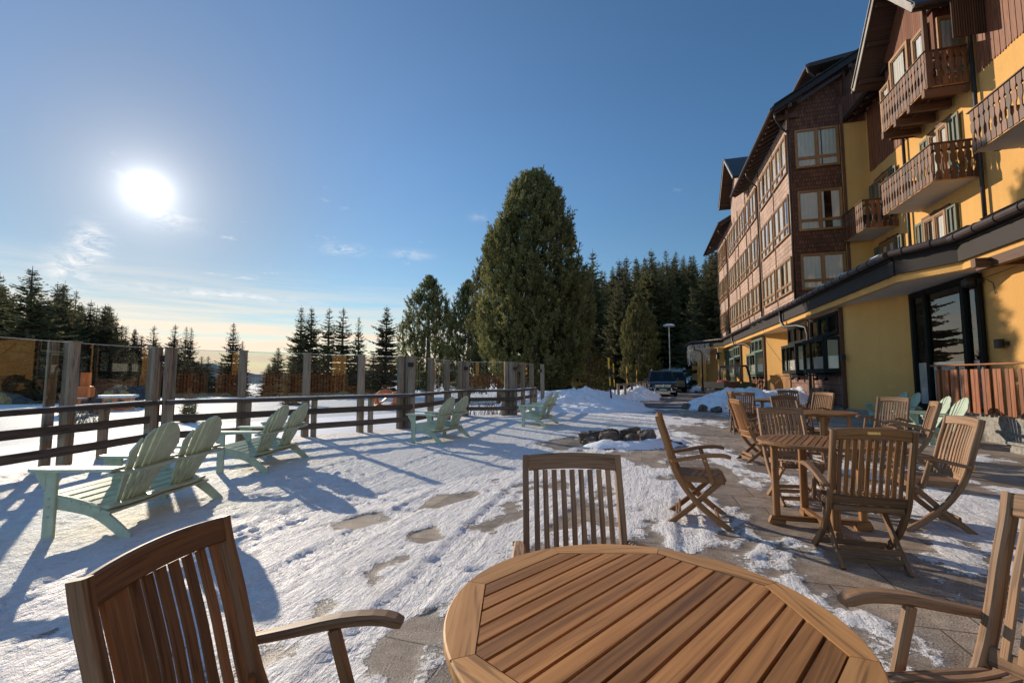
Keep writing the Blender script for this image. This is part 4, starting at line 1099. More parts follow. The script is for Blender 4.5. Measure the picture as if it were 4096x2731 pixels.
# --- near wing: yellow wall, timber cladding above with a saw-tooth lower edge
b = MB(); wallq(b, (NA, 24.1), (NA, -14), 4.3, 13.9); part('wall', b, M['yellow'])['label'] = 'sunlit yellow front of the near wing'
def serrated(s0, s1, z0, z1, n):
    b = MB(); k = int((s1 - s0) / .105)
    for i in range(k):
        a = s0 + i * .105
        b.prism([(0, .06), (.052, 0), (.100, .06), (.100, z1 - z0), (0, z1 - z0)], (n + .012 * (i % 2), a + .10, z0 + .05 * math.sin(i * .9) * .2), (0, -1, 0), (0, 0, 1), -.022, 'y', r=.5 + .4 * random.random())
    return part('cladding', b, M['frame_wood' if False else 'deck_board_dark'])
M['deck_board_dark'] = wood('cladding_wood', (.12, .042, .020), (.25, .095, .045), .6, .6, gs=(1., 18), bump=.3)
serrated(20.7, 24.05, 10.65, 13.6, NA - .03); serrated(5.0, 16.9, 10.65, 13.6, NA - .03)
roofslope(20.2, 24.6, 9.25, 15, 13.36); roofslope(-14, 17.6, 9.25, 15, 13.36)
b = MB(); b.add([(9.3, 24.4, 13.4), (15, 24.4, 13.4 + SL * 5.7), (15, -14, 13.4 + SL * 5.7), (9.3, -14, 13.4)], [[0, 1, 2, 3]], [[(0, 0), (1, 0), (1, 1), (0, 1)]])
part('roof', b, M['roof'])
# dormer with balcony
gable('gable', 9.22, 16.75, 21.1, 13.05, 15.6, 13., 8.42, 'boards', 10.5, 'timber boarded dormer over the top balcony')
window('tall dormer window with parted white curtain', (9.22, 19.95), FR, 1.25, 10.75, 13.35, 1, False, fw=.11)
window('narrow dormer window beside the corner post', (9.22, 18.45), FR, .85, 10.75, 13.1, 1, False, fw=.10)
window('narrow dormer window at the far side', (9.22, 20.75), FR, .7, 10.75, 12.7, 1, False, fw=.10)
window('side window of the dormer with gathered white curtain', (9.27, 17.36), SD, 1.25, 10.95, 13.0, 1, False, fw=.08)
b = MB(); b.box((8.85, 17.12, 11.9), (.12, .12, 2.7)); part('corner_post', b, M['beam_wood'])
# balconies
def baluster(w=.155, h=1.16):
    a = w / 2; n = a * .42
    return [(-a, 0), (a, 0), (a, .24), (n, .32), (n, .50), (a * .86, .58), (a, .66), (a, .80), (n * 1.2, .86), (a, .95), (a, h), (-a, h), (-a, .95), (-n * 1.2, .86), (-a, .80), (-a, .66), (-a * .86, .58), (-n, .50), (-n, .32), (-a, .24)]
def balcony(lab, s0, s1, z, slab='white', n0=8.8, n1=None, h=1.16):
    n1 = n1 or NA
    b = MB(); b.box(((n0 + n1) / 2 + .03, (s0 + s1) / 2, z + .06), (n1 - n0 - .04, s1 - s0 - .04, .16), 0, 0)
    o = part('balcony', b, M['white_plaster' if slab == 'white' else 'beam_wood']); o['label'] = lab
    P = baluster(h=h)
    def run(p, q, nm='railing_board'):
        p = V((*p, 0)); q = V((*q, 0)); d = (q - p).normalized(); L = (q - p).length; k = max(2, round(L / .185)); st = L / k
        b = MB()
        for i in range(k):
            r = random.random()
            b.prism([(x, y + .012 * math.sin(i * 2.3)) for x, y in P], p + d * (st * (i + .5)) + V((0, 0, z - .02)), d, V((0, 0, 1)), .024, 'y', r=r)
        return b, d
    b, d = run((n0, s1), (n0, s0)); b.build('railing_front', M['balcony_wood'], o)
    b, d = run((n0 + .04, s0), (n1, s0)); b.build('railing_side', M['balcony_wood'], o)
    b, d = run((n0 + .04, s1), (n1, s1)); b.build('railing_side', M['balcony_wood'], o)
    b = MB(); zt = z + h
    b.bar((n0, s0 - .06, zt), (n0, s1 + .06, zt), .12, .035, XA, .006); b.bar((n0 + .065, s0, zt), (n1, s0, zt), .12, .034, (0, 1, 0), .006); b.bar((n0 + .065, s1, zt), (n1, s1, zt), .12, .034, (0, 1, 0), .006)
    for zz in (z + .95, z + .14):
        b.bar((n0 + .05, s0 + .05, zz), (n0 + .05, s1 - .05, zz), .045, .08, XA, .004); b.bar((n0 + .08, s0 + .05, zz), (n1, s0 + .05, zz), .045, .079, (0, 1, 0), .004)
    b.build('handrail', M['beam_wood'], o)
    b = MB(); b.bar((n0 + .02, s0, z + .0), (n0 + .02, s1, z + .0), .04, .10, XA, .004); b.bar((n0 + .05, s0 + .02, z), (n1, s0 + .02, z), .04, .099, (0, 1, 0), .004)
    b.build('edge_board', M['orange_board'], o)
    if slab != 'white':
        b = MB()
        for i in range(4): y = s0 + .08 + (s1 - s0 - .16) * i / 3; b.bar((n0 - .08, y, z - .20), (n1, y, z - .20), .15, .24, (0, 1, 0), .01)
        b.build('bearer', M['beam_wood'], o)
    return o
balcony('second floor balcony in the corner beside the shingled wing', 21.9, 24.0, 7.55)
balcony('second floor balcony below the dormer', 17.1, 20.3, 7.55)
balcony('second floor balcony at the right edge of the picture', 11.2, 15.3, 7.55)
balcony('top balcony on timber bearers in front of the dormer', 17.1, 19.9, 10.62, 'wood', 8.8, 9.9)
balcony('first floor balcony just above the canopy', 15.75, 18.3, 4.45)
balcony('first floor balcony above the canopy at the right edge', 11.0, 15.1, 4.45)
balcony('second floor balcony beyond the right edge of the picture', 3.6, 8.2, 7.55)
# shuttered windows on the yellow front
def shut_window(lab, s0, s1, z0, z1):
    fo = window(lab, (NA, s1), FR, s1 - s0, z0, z1, 2, False, 'frame_wood', .10, 'curtain', 1., .02)
    w = .50
    for a, q in ((s1 + .04, 1), (s0 - .04, -1)):
        b = MB(); o = V((NA - .075, a + (w if q > 0 else 0), z0))
        for x0, x1, y0, y1, t in ((0, .06, 0, z1 - z0, .04), (w - .06, w, 0, z1 - z0, .04), (.06, w - .06, 0, .09, .038), (.06, w - .06, z1 - z0 - .09, z1 - z0, .038), (.06, w - .06, (z1 - z0) * .46, (z1 - z0) * .54, .038), (w * .46, w * .54, (z1 - z0) * .54, z1 - z0 - .09, .036)):
            b.prism([(x0, y0), (x1, y0), (x1, y1), (x0, y1)], o, (0, -1, 0), (0, 0, 1), t, 'y')
        k = int((z1 - z0) * .36 / .055)
        for i in range(k): zz = .11 + i * .055; b.prism([(.06, zz), (w - .06, zz), (w - .06, zz + .05), (.06, zz + .05)], o + V((.008 + .0, 0, 0)), (0, -1, 0), V((-.35, 0, 1)).normalized(), .012, 'x')
        b.prism([(.06, (z1 - z0) * .54), (w - .06, (z1 - z0) * .54), (w - .06, z1 - z0 - .09), (.06, z1 - z0 - .09)], o + V((.02, 0, 0)), (0, -1, 0), (0, 0, 1), .012, 'y')
        b.build('shutter', M['shutter'], fo)
    b = MB(); b.prism([(-.15, 0), (s1 - s0 + .15, 0), (s1 - s0 + .15, .10), ((s1 - s0) * .5 + .2, .10), ((s1 - s0) * .5, .15), ((s1 - s0) * .5 - .2, .10), (-.15, .10)], (NA - .03, s1, z1 + .02), (0, -1, 0), (0, 0, 1), .05); b.build('lintel', M['beam_wood'], fo)
    return fo
shut_window('first floor window with open green shutters', 18.75, 20.05, 5.15, 7.1)
shut_window('second floor window with open green shutters under the top balcony', 18.3, 19.4, 8.05, 10.0)
shut_window('first floor shuttered window in the corner', 22.1, 23.3, 5.15, 7.1)
shut_window('second floor shuttered window in the corner', 22.2, 23.4, 8.05, 10.0)
for s in (12.9, 9., 5., 1., -4., -9.):
    for z in (5.15, 8.05): shut_window(None, s, s + 1.2, z, z + 1.95)
for s, z in ((20.55, 11.75), (16.35, 12.25)):
    b = MB(); b.box((NA - .45, s, z), (.8, .05, 1.25)); part('attic_shutter', b, M['louver'])
b = MB(); b.box((NA - .03, 21.6, 11.9), (.08, .9, 1.0)); part('attic_window', b, M['interior'])
for s, z0, z1 in ((20.95, 4.7, 10.7), (16.9, 4.7, 13.3)):
    pipe('downpipe', [(NA - .12, s, z0), (NA - .12, s, (z0 + z1) / 2), (NA - .12, s, z1)], .055)
pipe('downpipe', [(9.2, 20.3, 13.3), (9.25, 20.3, 13.1), (9.8, 20.5, 12.8), (9.88, 20.7, 12.5), (9.88, 20.95, 10.7)], .05)

# --- dining room windows of the ground floor
def curtain_strip(b, o, ex, nrm, w, z0, z1):
    N = int(w / .045); nz = V((0, 0, 1))
    for i in range(N):
        a, q = w * i / N, w * (i + 1) / N; da = .014 * math.sin(i * 1.7 + .4 * math.sin(i)); db = .014 * math.sin((i + 1) * 1.7 + .4 * math.sin(i + 1))
        b.quad(o + ex * a + nz * z0 + nrm * da, o + ex * q + nz * z0 + nrm * db, o + ex * q + nz * z1 + nrm * db, o + ex * a + nz * z1 + nrm * da)
def bay(lab, n, s0, s1, fm, zb=1.5, zm=2.78, zt=3.66, shingle=True, flank=True):
    """transom lights on the wall, a glazed box bay below, shingles under it"""
    w = s1 - s0; ex = V((0, -1, 0)); nz = V((0, 0, 1)); nrm = V((-1, 0, 0))
    t = window(lab, (n, s1), FR, w, zm + .08, zt, 3, False, fm, .085, ncur=False, out=.03)
    dp = .42; o = V((n - .04, s1, 0))
    pts = [V((n - .04, s1 - .03, 0)), V((n - .04 - dp, s1 - .30, 0)), V((n - .04 - dp, s0 + .30, 0)), V((n - .04, s0 + .03, 0))]
    f = MB(); g = MB(); d = MB(); c = MB()
    for p, q in zip(pts[:-1], pts[1:]):
        e = (q - p).normalized(); L = (q - p).length; nr = V((e.y, -e.x, 0)); nr = -nr if nr.x > 0 else nr
        mull = [0, L] if L < 1 else [0, L * .36, L]
        for z, h in ((zb, .16), (zm - .12, .13)): f.bar(p + nz * (z + h / 2), q + nz * (z + h / 2), .07, h, nr, .006)
        for x in mull:
            x = min(max(x, .045), L - .045); f.bar(p + e * x + nz * (zb + .13), p + e * x + nz * (zm - .12), .072, .09, nr, .006)
        g.quad(p + nz * zb, q + nz * zb, q + nz * zm, p + nz * zm)
        curtain_strip(c, p + e * .06 - nr * .07, e, nr, L - .12, zb + .14, zb + .60)
    for z in (zb - .015, zm + .012): f.add([p_ + nz * z + V((0, 0, 0)) for p_ in pts], [[0, 1, 2, 3]], [[(p_.x, p_.y) for p_ in pts]])
    f.prism([(-p_.y, -p_.x) for p_ in pts], (0, 0, zm), (0, -1, 0), (-1, 0, 0), .05)
    f.prism([(-p_.y, -p_.x) for p_ in pts], (0, 0, zb - .05), (0, -1, 0), (-1, 0, 0), .05)
    d.quad(V((n - .02, s1, zb)), V((n - .02, s0, zb)), V((n - .02, s0, zm)), V((n - .02, s1, zm)))
    f.build('box_frame', M[fm], t); g.build('pane', M['window_glass'], t); d.build('room_dark', M['interior'], t); c.build('curtain', M['curtain'], t, True)
    if shingle:
        b = MB(); wallq(b, (n - .05, s1), (n - .05, s0), .33, zb + .0, None, s0); part('apron_shingles', b, M['shingle_big'])
        b = MB()
        for s in (s0 + w * .35, s0 + w * .7): b.box((n - .2, s, zb - .10), (.03, .03, .2)); b.box((n - .26, s, zb - .22), (.16, .10, .10), .5, .01)
        part('spotlight', b, M['black'])
    if flank:
        for s in (s0 - .06, s1 + .06): b = MB(); b.box((n - .045, s, 2.0), (.10, .10, 3.5)); part('flank_board', b, M['beam_wood'])
    return t
M['shingle_big'] = mat_brick('shingle_big', (.20, .10, .075), (.30, .17, .13), (.04, .02, .015), .24, .36, .75, .7)
bay('dark framed dining room window beside the yellow chamfer', 6.50, 18.28, 21.1, 'green_frame')
bay('dark framed dining room window next to the downpipe', 6.57, 21.75, 24.4, 'green_frame')
bay('pale green framed window box behind the utility vehicle', 6.58, 29.4, 32.4, 'sage_frame')
bay('pale green framed window box nearer the entrance', 6.58, 36.2, 38.6, 'sage_frame', shingle=False)
window('tall glazed entrance screen with pale green doors', (6.58, 42.6), FR, 3.8, .15, 3.6, 6, True, 'sage_frame', .1, ncur=False, out=.03)
for n_, s in ((5.98, 21.42),):
    pipe('downpipe', [(6.0, 23.7, 4.38), (6.0, 23.65, 3.9), (6.02, 23.2, 3.62), (6.2, 22.0, 3.55), (6.36, 21.5, 3.42), (6.40, 21.42, 3.1), (6.40, 21.42, 1.6), (6.40, 21.42, .1)], .06)
pipe('downpipe', [(6.0, 36.4, 4.38), (6.0, 36.3, 3.95), (6.05, 35.8, 3.7), (6.3, 33.4, 3.55), (6.45, 32.7, 3.3), (6.47, 32.6, 2.4), (6.47, 32.6, .1)], .06)
pipe('downpipe', [(4.1, 43.6, 4.3), (4.1, 43.5, 3.8), (4.5, 42.8, 3.6), (4.6, 42.6, 3.3), (4.6, 42.6, .1)], .06)
# sliding glass doors to the deck
t = window('tall dark framed glass doors to the raised deck', (7.52, 15.95), FR, 2.9, .45, 3.76, 1, False, 'green_frame', .12, ncur=False, out=.03)
f = MB()
for s in (15.2, 13.62): f.box((7.42, s, 2.1), (.10, .13, 3.3), 0, .006)
f.build('mullion', M['green_frame'], t)
c = MB(); curtain_strip(c, V((7.46, 15.8, 0)), V((0, -1, 0)), V((-1, 0, 0)), .62, .62, 1.75); curtain_strip(c, V((7.46, 15.1, 0)), V((0, -1, 0)), V((-1, 0, 0)), 1.4, .62, 1.75); curtain_strip(c, V((7.46, 13.5, 0)), V((0, -1, 0)), V((-1, 0, 0)), .34, .62, 1.75)
c.build('curtain', M['curtain'], t, True)
for i, s in enumerate((10.9, 6.2, 1.5, -3.2, -7.9)):
    window(None, (7.52, s), FR, 3.9, .6, 3.6, 3, True, 'green_frame', .1, ncur=False, out=.03)
b = MB(); b.box((7.40, 12.55, 2.08), (.12, .14, .2), 0, .01); b.box((7.46, 12.45, 2.08), (.08, .05, .08)); b.box((6.36, 17.92, 2.02), (.14, .12, .18), 0, .01)
part('wall_lamp', b, M['black'])
b = MB(); b.blob((7.30, 13.15, 3.56), .17, .15, .14, 3, .1); b.box((7.42, 13.05, 3.58), (.12, .08, .1)); b.tube([(7.4, 13.0, 3.6), (7.40, 12.4, 3.62), (7.42, 11.8, 3.66), (7.45, 10, 3.68)], .008, 5); b.tube([(7.45, 12.9, 3.6), (7.5, 12.75, 3.45), (7.5, 12.7, 3.2)], .008, 5)
part('loudspeaker', b, M['black'])
b = MB(); b.tube([(6.1, 27.5, 3.95), (6.2, 27.2, 3.2), (6.6, 26.4, 2.2), (7.2, 25.7, 1.4), (7.3, 25.5, .9)], .010, 5); part('cable', b, M['black'])
b = MB()
for i, s in enumerate((26.0, 27.2, 28.6)): b.tube([(5.9, s, 4.28), (5.85, s + .2, 4.2), (5.88, s + .5, 4.3), (5.84, s + .8, 4.22)], .012, 5)
part('cable', b, M['steel'])
# entrance porch: columns, lantern, curtain of string lights, steps
for n_, s in ((4.75, 43.2), (4.75, 46.0), (5.9, 41.3)):
    b = MB(); b.box((n_, s, 1.95), (.42, .42, 3.7), 0, .01); c_ = part('column', b, M['yellow'])
    b = MB(); b.box((n_, s, .22), (.5, .5, .36), 0, .01); b.build('base', M['stone_wall'], c_)
b = MB(); b.box((5.2, 44.0, .08), (2.4, 7.4, .16), 0, .01); part('porch_step', b, M['rock'])
b = MB(); b.tube([(5.6, 40.6, 3.78), (5.6, 40.6, 3.3)], .012, 6); b.lathe([(0, 3.42), (.32, 3.30), (.30, 3.27), (.12, 3.25), (.14, 2.85), (.0, 2.80)], (5.6, 40.6, 0), 8); part('lantern', b, M['black'])
b = MB(); rl = random.Random(4)
for i in range(34):
    f_ = i / 33; x, y = (4.0 - .28, 47 - f_ * 3) if f_ > 2 else (3.78 + (f_ * 1.4 if f_ > .35 else .35 * 1.4 - .0), 44.0 - f_ * 1.0)
    x = 3.75 + max(0, f_ - .3) * 2.0; y = 46.5 - min(f_, .3) * 8.3 - max(0, f_ - .3) * 2.7
    L = rl.uniform(1.1, 1.9); pts = [(x + rl.uniform(-.04, .04), y + rl.uniform(-.04, .04), 4.25 - L * k / 7) for k in range(8)]
    b.tube(pts, .010, 4)
    for k in range(14): zz = 4.2 - L * k / 14; b.box((x + rl.uniform(-.05, .05), y + rl.uniform(-.06, .06), zz), (.03, .03, .075), rl.random())
part('light_curtain', b, M['lights'])

# ------------------------------------------------------------------ deck, parapets, steps (things of their own, on the hotel's bearing)
def hthing(name, label, cat, n, s, group=None):
    x, y = W(n, s); return thing(name, label, cat, (x, y, 0), -FA, group)
dk = hthing('raised_deck', 'raised stone deck along the yellow wall with three granite steps', 'deck', 0, 0)
b = MB(); b.box((7.2, -1.1, .26), (.66, 29.6, .60), 0, 0); b.build('platform', M['granite'], dk)
for i, (x0, z) in enumerate(((6.22, .19), (6.52, .38), (6.80, .565))):
    b = MB(); b.box(((x0 + 7.2) / 2, 8.9, z - .025), (7.2 - x0, 3.4, .05), 0, .008); b.box(((x0 + .03 + 7.2) / 2, 8.9, z - .12), (7.14 - x0, 3.36, .14), 0, 0)
    b.build('step', M['granite'], dk)
def parapet(label, p, q, z0=.60, z1=1.62, group='brown board parapets of the raised deck'):
    t = hthing('deck_parapet', label, 'parapet', 0, 0, group)
    p = V((*p, 0)); q = V((*q, 0)); d = (q - p).normalized(); n = V((d.y, -d.x, 0)); n = -n if n.x > 0 else n; L = (q - p).length; k = round(L / .148)
    b = MB()
    for i in range(k):
        c = p + d * (L * (i + .5) / k)
        b.bar(c + n * (.045 if i % 2 == 0 else .018) + V((0, 0, z0 - .02)), c + n * (.045 if i % 2 == 0 else .018) + V((0, 0, z1 - .10)), .105 if i % 2 == 0 else .09, .022, d, .003)
    b.build('boards', M['deck_board'], t)
    b = MB(); b.bar(p + V((0, 0, z1)) - d * .1, q + V((0, 0, z1)) + d * .1, .16, .035, n, .006); b.build('handrail', M['deck_board'], t)
    for x in (0, L / 2, L):
        b = MB(); c = p + d * x - n * .05; b.bar(c + V((0, 0, .56)), c + V((0, 0, z1 - .02)), .05, .05, n, .004); b.build('post', M['shutter'], t)
    return t
parapet('brown board parapet behind the shaded settees, right of the glass doors', (6.66, 13.35), (6.88, 10.75))
parapet('short brown board parapet by the glass doors, end on to the camera', (6.68, 13.4), (7.45, 13.5))
parapet('brown board parapet nearer the camera beyond the granite steps', (6.9, 7.1), (6.9, 1.0))
parapet('brown board parapet that shows only as a reflection in the glass screen', (6.9, .6), (6.9, -8.))
# slatted screen and gate leaves in the recess
t = hthing('slat_screen', 'pale orange vertical slat screen in front of the yellow recess', 'screen', 0, 0)
b = MB()
for i in range(34): c = V((6.62 + .033 * i, 28.6 - .083 * i, 0)); b.bar(c + V((0, 0, .05)), c + V((0, 0, 1.42)), .062, .024, V((.37, -.93, 0)), .003)
b.build('slats', M['orange_board'], t)
b = MB(); b.bar((6.58, 28.65, 1.44), (7.78, 25.75, 1.44), .07, .04, None, .004); b.build('top_rail', M['orange_board'], t)
t = hthing('wooden_gate', 'brown plank gate leaf leaning under the pale green window box', 'gate', 0, 0)
b = MB()
for i in range(12):
    if i % 3 != 2: b.bar((6.30, 32.2 - i * .20, .1), (6.40, 32.2 - i * .20, 1.45), .15, .025, (0, 1, 0), .003)
b.build('planks', M['deck_board'], t)
b = MB(); b.bar((6.30, 32.3, .4), (6.30, 29.9, .4), .10, .04, XA, .003); b.bar((6.36, 32.3, 1.15), (6.36, 29.9, 1.15), .10, .04, XA, .003); b.bar((6.28, 32.2, .45), (6.34, 30., 1.1), .08, .03, XA, .003)
b.build('brace', M['beam_wood'], t)
# ------------------------------------------------------------------ trees
def tri_batch(rng, base, dirs, L, Wd, vs, fs, up):
    """blade-like needle sprays: base points, unit directions, lengths, widths"""
    n = len(base)
    rv = rng.normal(size=(n, 3)); side = np.cross(dirs, rv); side /= np.linalg.norm(side, axis=1)[:, None] + 1e-9
    a = base - side * Wd[:, None] * .5; b_ = base + dirs * (L * .45)[:, None] + side * Wd[:, None] * .6; c = base + dirs * L[:, None]; d = base + dirs * (L * .4)[:, None] - side * Wd[:, None] * .6
    o = len(vs) and sum(len(v) for v in vs)
    vs.append(np.stack([a, b_, c, d], 1).reshape(-1, 3))
    i = np.arange(n) * 4 + (o or 0)
    fs.append(np.stack([i, i + 1, i + 2, i + 3], 1))
def leaf_mesh(name, vs, fs, rnd, mat, nrm=None):
    v = np.concatenate(vs); f = np.concatenate(fs)
    me = bpy.data.meshes.new(name)
    me.vertices.add(len(v)); me.vertices.foreach_set('co', v.astype(np.float32).ravel())
    me.loops.add(len(f) * 4); me.loops.foreach_set('vertex_index', f.ravel())
    me.polygons.add(len(f)); me.polygons.foreach_set('loop_start', np.arange(len(f)) * 4)
    at = me.attributes.new('rnd', 'FLOAT', 'FACE'); at.data.foreach_set('value', rnd.astype(np.float32))
    me.materials.append(mat); me.update(calc_edges=True)
    o = bpy.data.objects.new(name, me); COL.objects.link(o); return o
def spruce(seed, h=10., r=1.9, dens=1., gap=0.):
    rng = np.random.default_rng(seed)
    t = bpy.data.objects.new('spruce_tree', None); COL.objects.link(t)
    b = MB(); b.tube([(0, 0, -.6), (.02, 0, h * .3), (0, .02, h * .7), (0, 0, h * 1.015)], .15, 7, scale=[1.1, .85, .45, .05]); b.build('trunk', M['bark'], t)
    vs, fs, rn = [], [], []
    z = h * .05
    while z < h * .985:
        u = z / h
        Lmax = r * (1 - u) ** .82 * rng.uniform(.66, 1.15) + .08
        nb = int((6 if u < .8 else 4) * dens + rng.integers(0, 2))
        a0 = rng.uniform(0, 6.28)
        for k in range(nb):
            if rng.random() < gap: continue
            a = a0 + 6.283 * k / nb + rng.normal() * .22; L = Lmax * rng.uniform(.45, 1.15)
            rise = .42 - .62 * (1 - u) + rng.normal() * .08
            n = max(5, int(L / .06 * dens))
            tt = np.sort(rng.uniform(.12, 1., n))
            ax = np.array([math.cos(a), math.sin(a), 0.])
            px = tt[:, None] * L * ax
            zz = z + L * (rise * tt - .30 * tt ** 1.0 * (1 - u) + .22 * tt ** 3)
            P = np.concatenate([px[:, :2], zz[:, None]], 1)
            sidev = np.array([-ax[1], ax[0], 0.])
            for q in (-1, 0, 1):
                d = ax * (.55 if q else 1.) + sidev * q * .85 + rng.normal(size=(n, 3)) * .16 + np.array([0, 0, -.22 if q else .08])
                d /= np.linalg.norm(d, axis=1)[:, None]
                ln = (.16 + .34 * (1 - tt) * min(1, L)) * rng.uniform(.7, 1.2, n) * (1. if q else .8) * (.40 + .60 * (1 - u))
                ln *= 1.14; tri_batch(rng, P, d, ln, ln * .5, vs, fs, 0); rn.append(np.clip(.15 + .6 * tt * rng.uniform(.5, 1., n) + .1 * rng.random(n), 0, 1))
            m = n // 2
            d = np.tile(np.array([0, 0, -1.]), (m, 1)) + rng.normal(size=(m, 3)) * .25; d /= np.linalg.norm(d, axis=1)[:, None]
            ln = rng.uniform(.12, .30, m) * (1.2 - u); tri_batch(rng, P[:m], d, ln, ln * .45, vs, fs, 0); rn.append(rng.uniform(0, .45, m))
        z += h * .021 * rng.uniform(.4, 1.6) * (1.2 - .5 * u)
    leaf_mesh('crown', vs, fs, np.concatenate(rn), M['spruce_leaf']).parent = t
    return t
def pine(seed, h=10., r=2.6, prof=None, n_l=420, blades=64, lean=0., size=1.):
    """dense stone pine: upright brush-like shoots over a rounded, pointed crown"""
    rng = np.random.default_rng(seed)
    t = bpy.data.objects.new('stone_pine', None); COL.objects.link(t)
    b = MB(); b.tube([(0, 0, -.5), (.03, 0, h * .12), (-.04, .03, h * .5), (0, 0, h * .9)], .26, 9, scale=[1.2, 1., .55, .1])
    for k in range(14):
        z = h * (.14 + .05 * k); a = k * 2.4; q = r * .6 * (1 - k / 18)
        b.tube([(0, 0, z), (math.cos(a) * q * .5, math.sin(a) * q * .5, z + .15), (math.cos(a) * q, math.sin(a) * q, z + .6)], .06, 5, scale=[1, .7, .3])
    b.build('trunk', M['bark'], t)
    prof = prof or [(0, .62), (.08, .9), (.22, 1.), (.42, 1.), (.6, .88), (.75, .70), (.88, .46), (.96, .24), (1, .05)]
    pu = np.array([p[0] for p in prof]); pr = np.array([p[1] for p in prof])
    vs, fs, rn = [], [], []
    # limbs: the shoots sit in lobes, so that the outline bulges and gaps open between them
    nl = max(40, n_l // 9)
    LU = rng.random(nl) ** 1.15; LA = rng.uniform(0, 6.283, nl); LR = rng.uniform(.74, 1.08, nl)
    for k in range(nl):
        for j in range(9):
            u = float(np.clip(LU[k] + rng.normal() * .030, 0, .99)); R0 = r * np.interp(u, pu, pr) * LR[k]
            a = LA[k] + rng.normal() * (.50 / max(R0, .45)) * .75
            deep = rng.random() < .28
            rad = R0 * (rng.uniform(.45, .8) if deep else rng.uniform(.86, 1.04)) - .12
            c = np.array([math.cos(a) * rad, math.sin(a) * rad, h * (.07 + .91 * u)])
            out = np.array([math.cos(a), math.sin(a), 0.])
            axd = out * rng.uniform(.15, .75) * (1 - .5 * u) + np.array([0, 0, 1.]) * rng.uniform(.75, 1.1) + rng.normal(size=3) * .18; axd /= np.linalg.norm(axd)
            Ls = rng.uniform(.35, .75) * size
            n = int(blades * rng.uniform(.7, 1.2)); tt = rng.random(n) ** .8
            base = c + tt[:, None] * Ls * axd + rng.normal(size=(n, 3)) * .045 * size
            d = rng.normal(size=(n, 3)); d /= np.linalg.norm(d, axis=1)[:, None]
            d = d * .75 + axd * .8; d /= np.linalg.norm(d, axis=1)[:, None]
            ln = rng.uniform(.13, .26, n) * size * (1.12 - .35 * tt); tri_batch(rng, base, d, ln, ln * .34, vs, fs, 0)
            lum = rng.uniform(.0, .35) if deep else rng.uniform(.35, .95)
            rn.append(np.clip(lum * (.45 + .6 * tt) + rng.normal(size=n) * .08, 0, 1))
    o = leaf_mesh('crown', vs, fs, np.concatenate(rn), M['pine_leaf']); o.parent = t
    return t
def tz(x, y): return float(fieldz(np.array([float(x)]), np.array([float(y)]))[0])
def plant(root, x, y, ztop, h0, label, cat='tree', group=None, wide=1., rz=0., first=False, z0=None):
    z = tz(x, y) if z0 is None else z0
    k = (ztop - z) / h0
    if first:
        root.location = (x, y, z); root.rotation_euler = (0, 0, rz); root.scale = (k * wide, k * wide, k); tag(root, label, cat, group); return root
    o = dup(root, (x, y, z), rz, label, group, (k * wide, k * wide, k)); o['category'] = cat
    if group is None and 'group' in o: del o['group']
    return o
SP = [spruce(1, 10, 2.3, 1.), spruce(2, 10, 2.0, .9, .05), spruce(3, 10, 2.6, 1.05), spruce(4, 10, 1.9, .9, .10)]

USED = [False] * 4
def sp(i, x, y, zt, label, group=None, wide=1., rz=0.):
    wide *= 1.18
    f = not USED[i]; USED[i] = True
    return plant(SP[i], x, y, zt, 10., label, 'tree', group, wide, rz, f)
GL = 'spruces at the edge of the snow field'
named = [
 (0, -42.8, 40, 11.08, 'tall spruce behind the left end of the glass screen, highest top at that side', 1.5),
 (2, -47.75, 48, 11.46, 'dark spruce second from the left among the big ones behind the glass screen', 1.05),
 (1, -46.0, 45.5, 10.86, 'slimmer spruce close in front of the dark one at the left', 1.1),
 (2, -50.24, 44, 11.48, 'spruce cut off by the left edge of the picture', 1.1),
 (0, -49.61, 55, 10.14, 'broad pointed spruce where the left forest steps down towards the sun side', 1.35),
 (3, -58.03, 78, 10.4, 'slender spruce against the pale horizon band, third in the far thin row', 1.3),
 (3, -63.2, 80, 10.4, 'slender spruce at the left of the far thin row against the horizon', 1.3),
 (1, -57.5, 80, 10.25, 'far spruce of a close pair against the horizon left of the lone dense one', .95),
 (1, -54.51, 77, 9.76, 'far spruce at the right of the thin row against the horizon', 1.),
 (2, -40.6, 66, 9.33, 'lone dense spruce against the peach horizon in the middle left', .95),
 (1, -39.2, 66, 6.6, 'short spruce leaning against the lone dense one', 1.1),
 (0, -35.97, 70, 5.96, 'small spruce low on the horizon left of the tall pair', 1.5),
 (2, -34.4, 66, 4.3, 'smallest spruce low on the horizon left of the tall pair', 1.4),
 (2, -27.05, 58, 10.45, 'left tree of the tall dense spruce pair behind the glass screen', .95),
 (0, -25.3, 57, 10.18, 'right tree of the tall dense spruce pair behind the glass screen', 1.05),
 (3, -22.65, 56, 9.91, 'thin open spruce right of the tall pair', 1.25),
 (3, -20.9, 56, 9.91, 'second thin open spruce right of the tall pair', 1.35),
 (1, -18.26, 54, 8.51, 'narrow spruce standing clear between the thin ones and the pines', .95),
 (0, -13.6, 49, 9.05, 'dark drooping spruce left of the stone pines', 1.25),
 (2, 12.31, 52, 12.71, 'dark spruce at the front of the forest right of the big pine', .9),
 (0, 21.2, 47, 13.9, 'olive drooping spruce close to the far end of the hotel', 1.35),
]
for i, (k, x, y, zt, lb, wd) in enumerate(named): sp(k, x, y, zt, lb, None, wd, i * 1.3)
rl = random.Random(11)
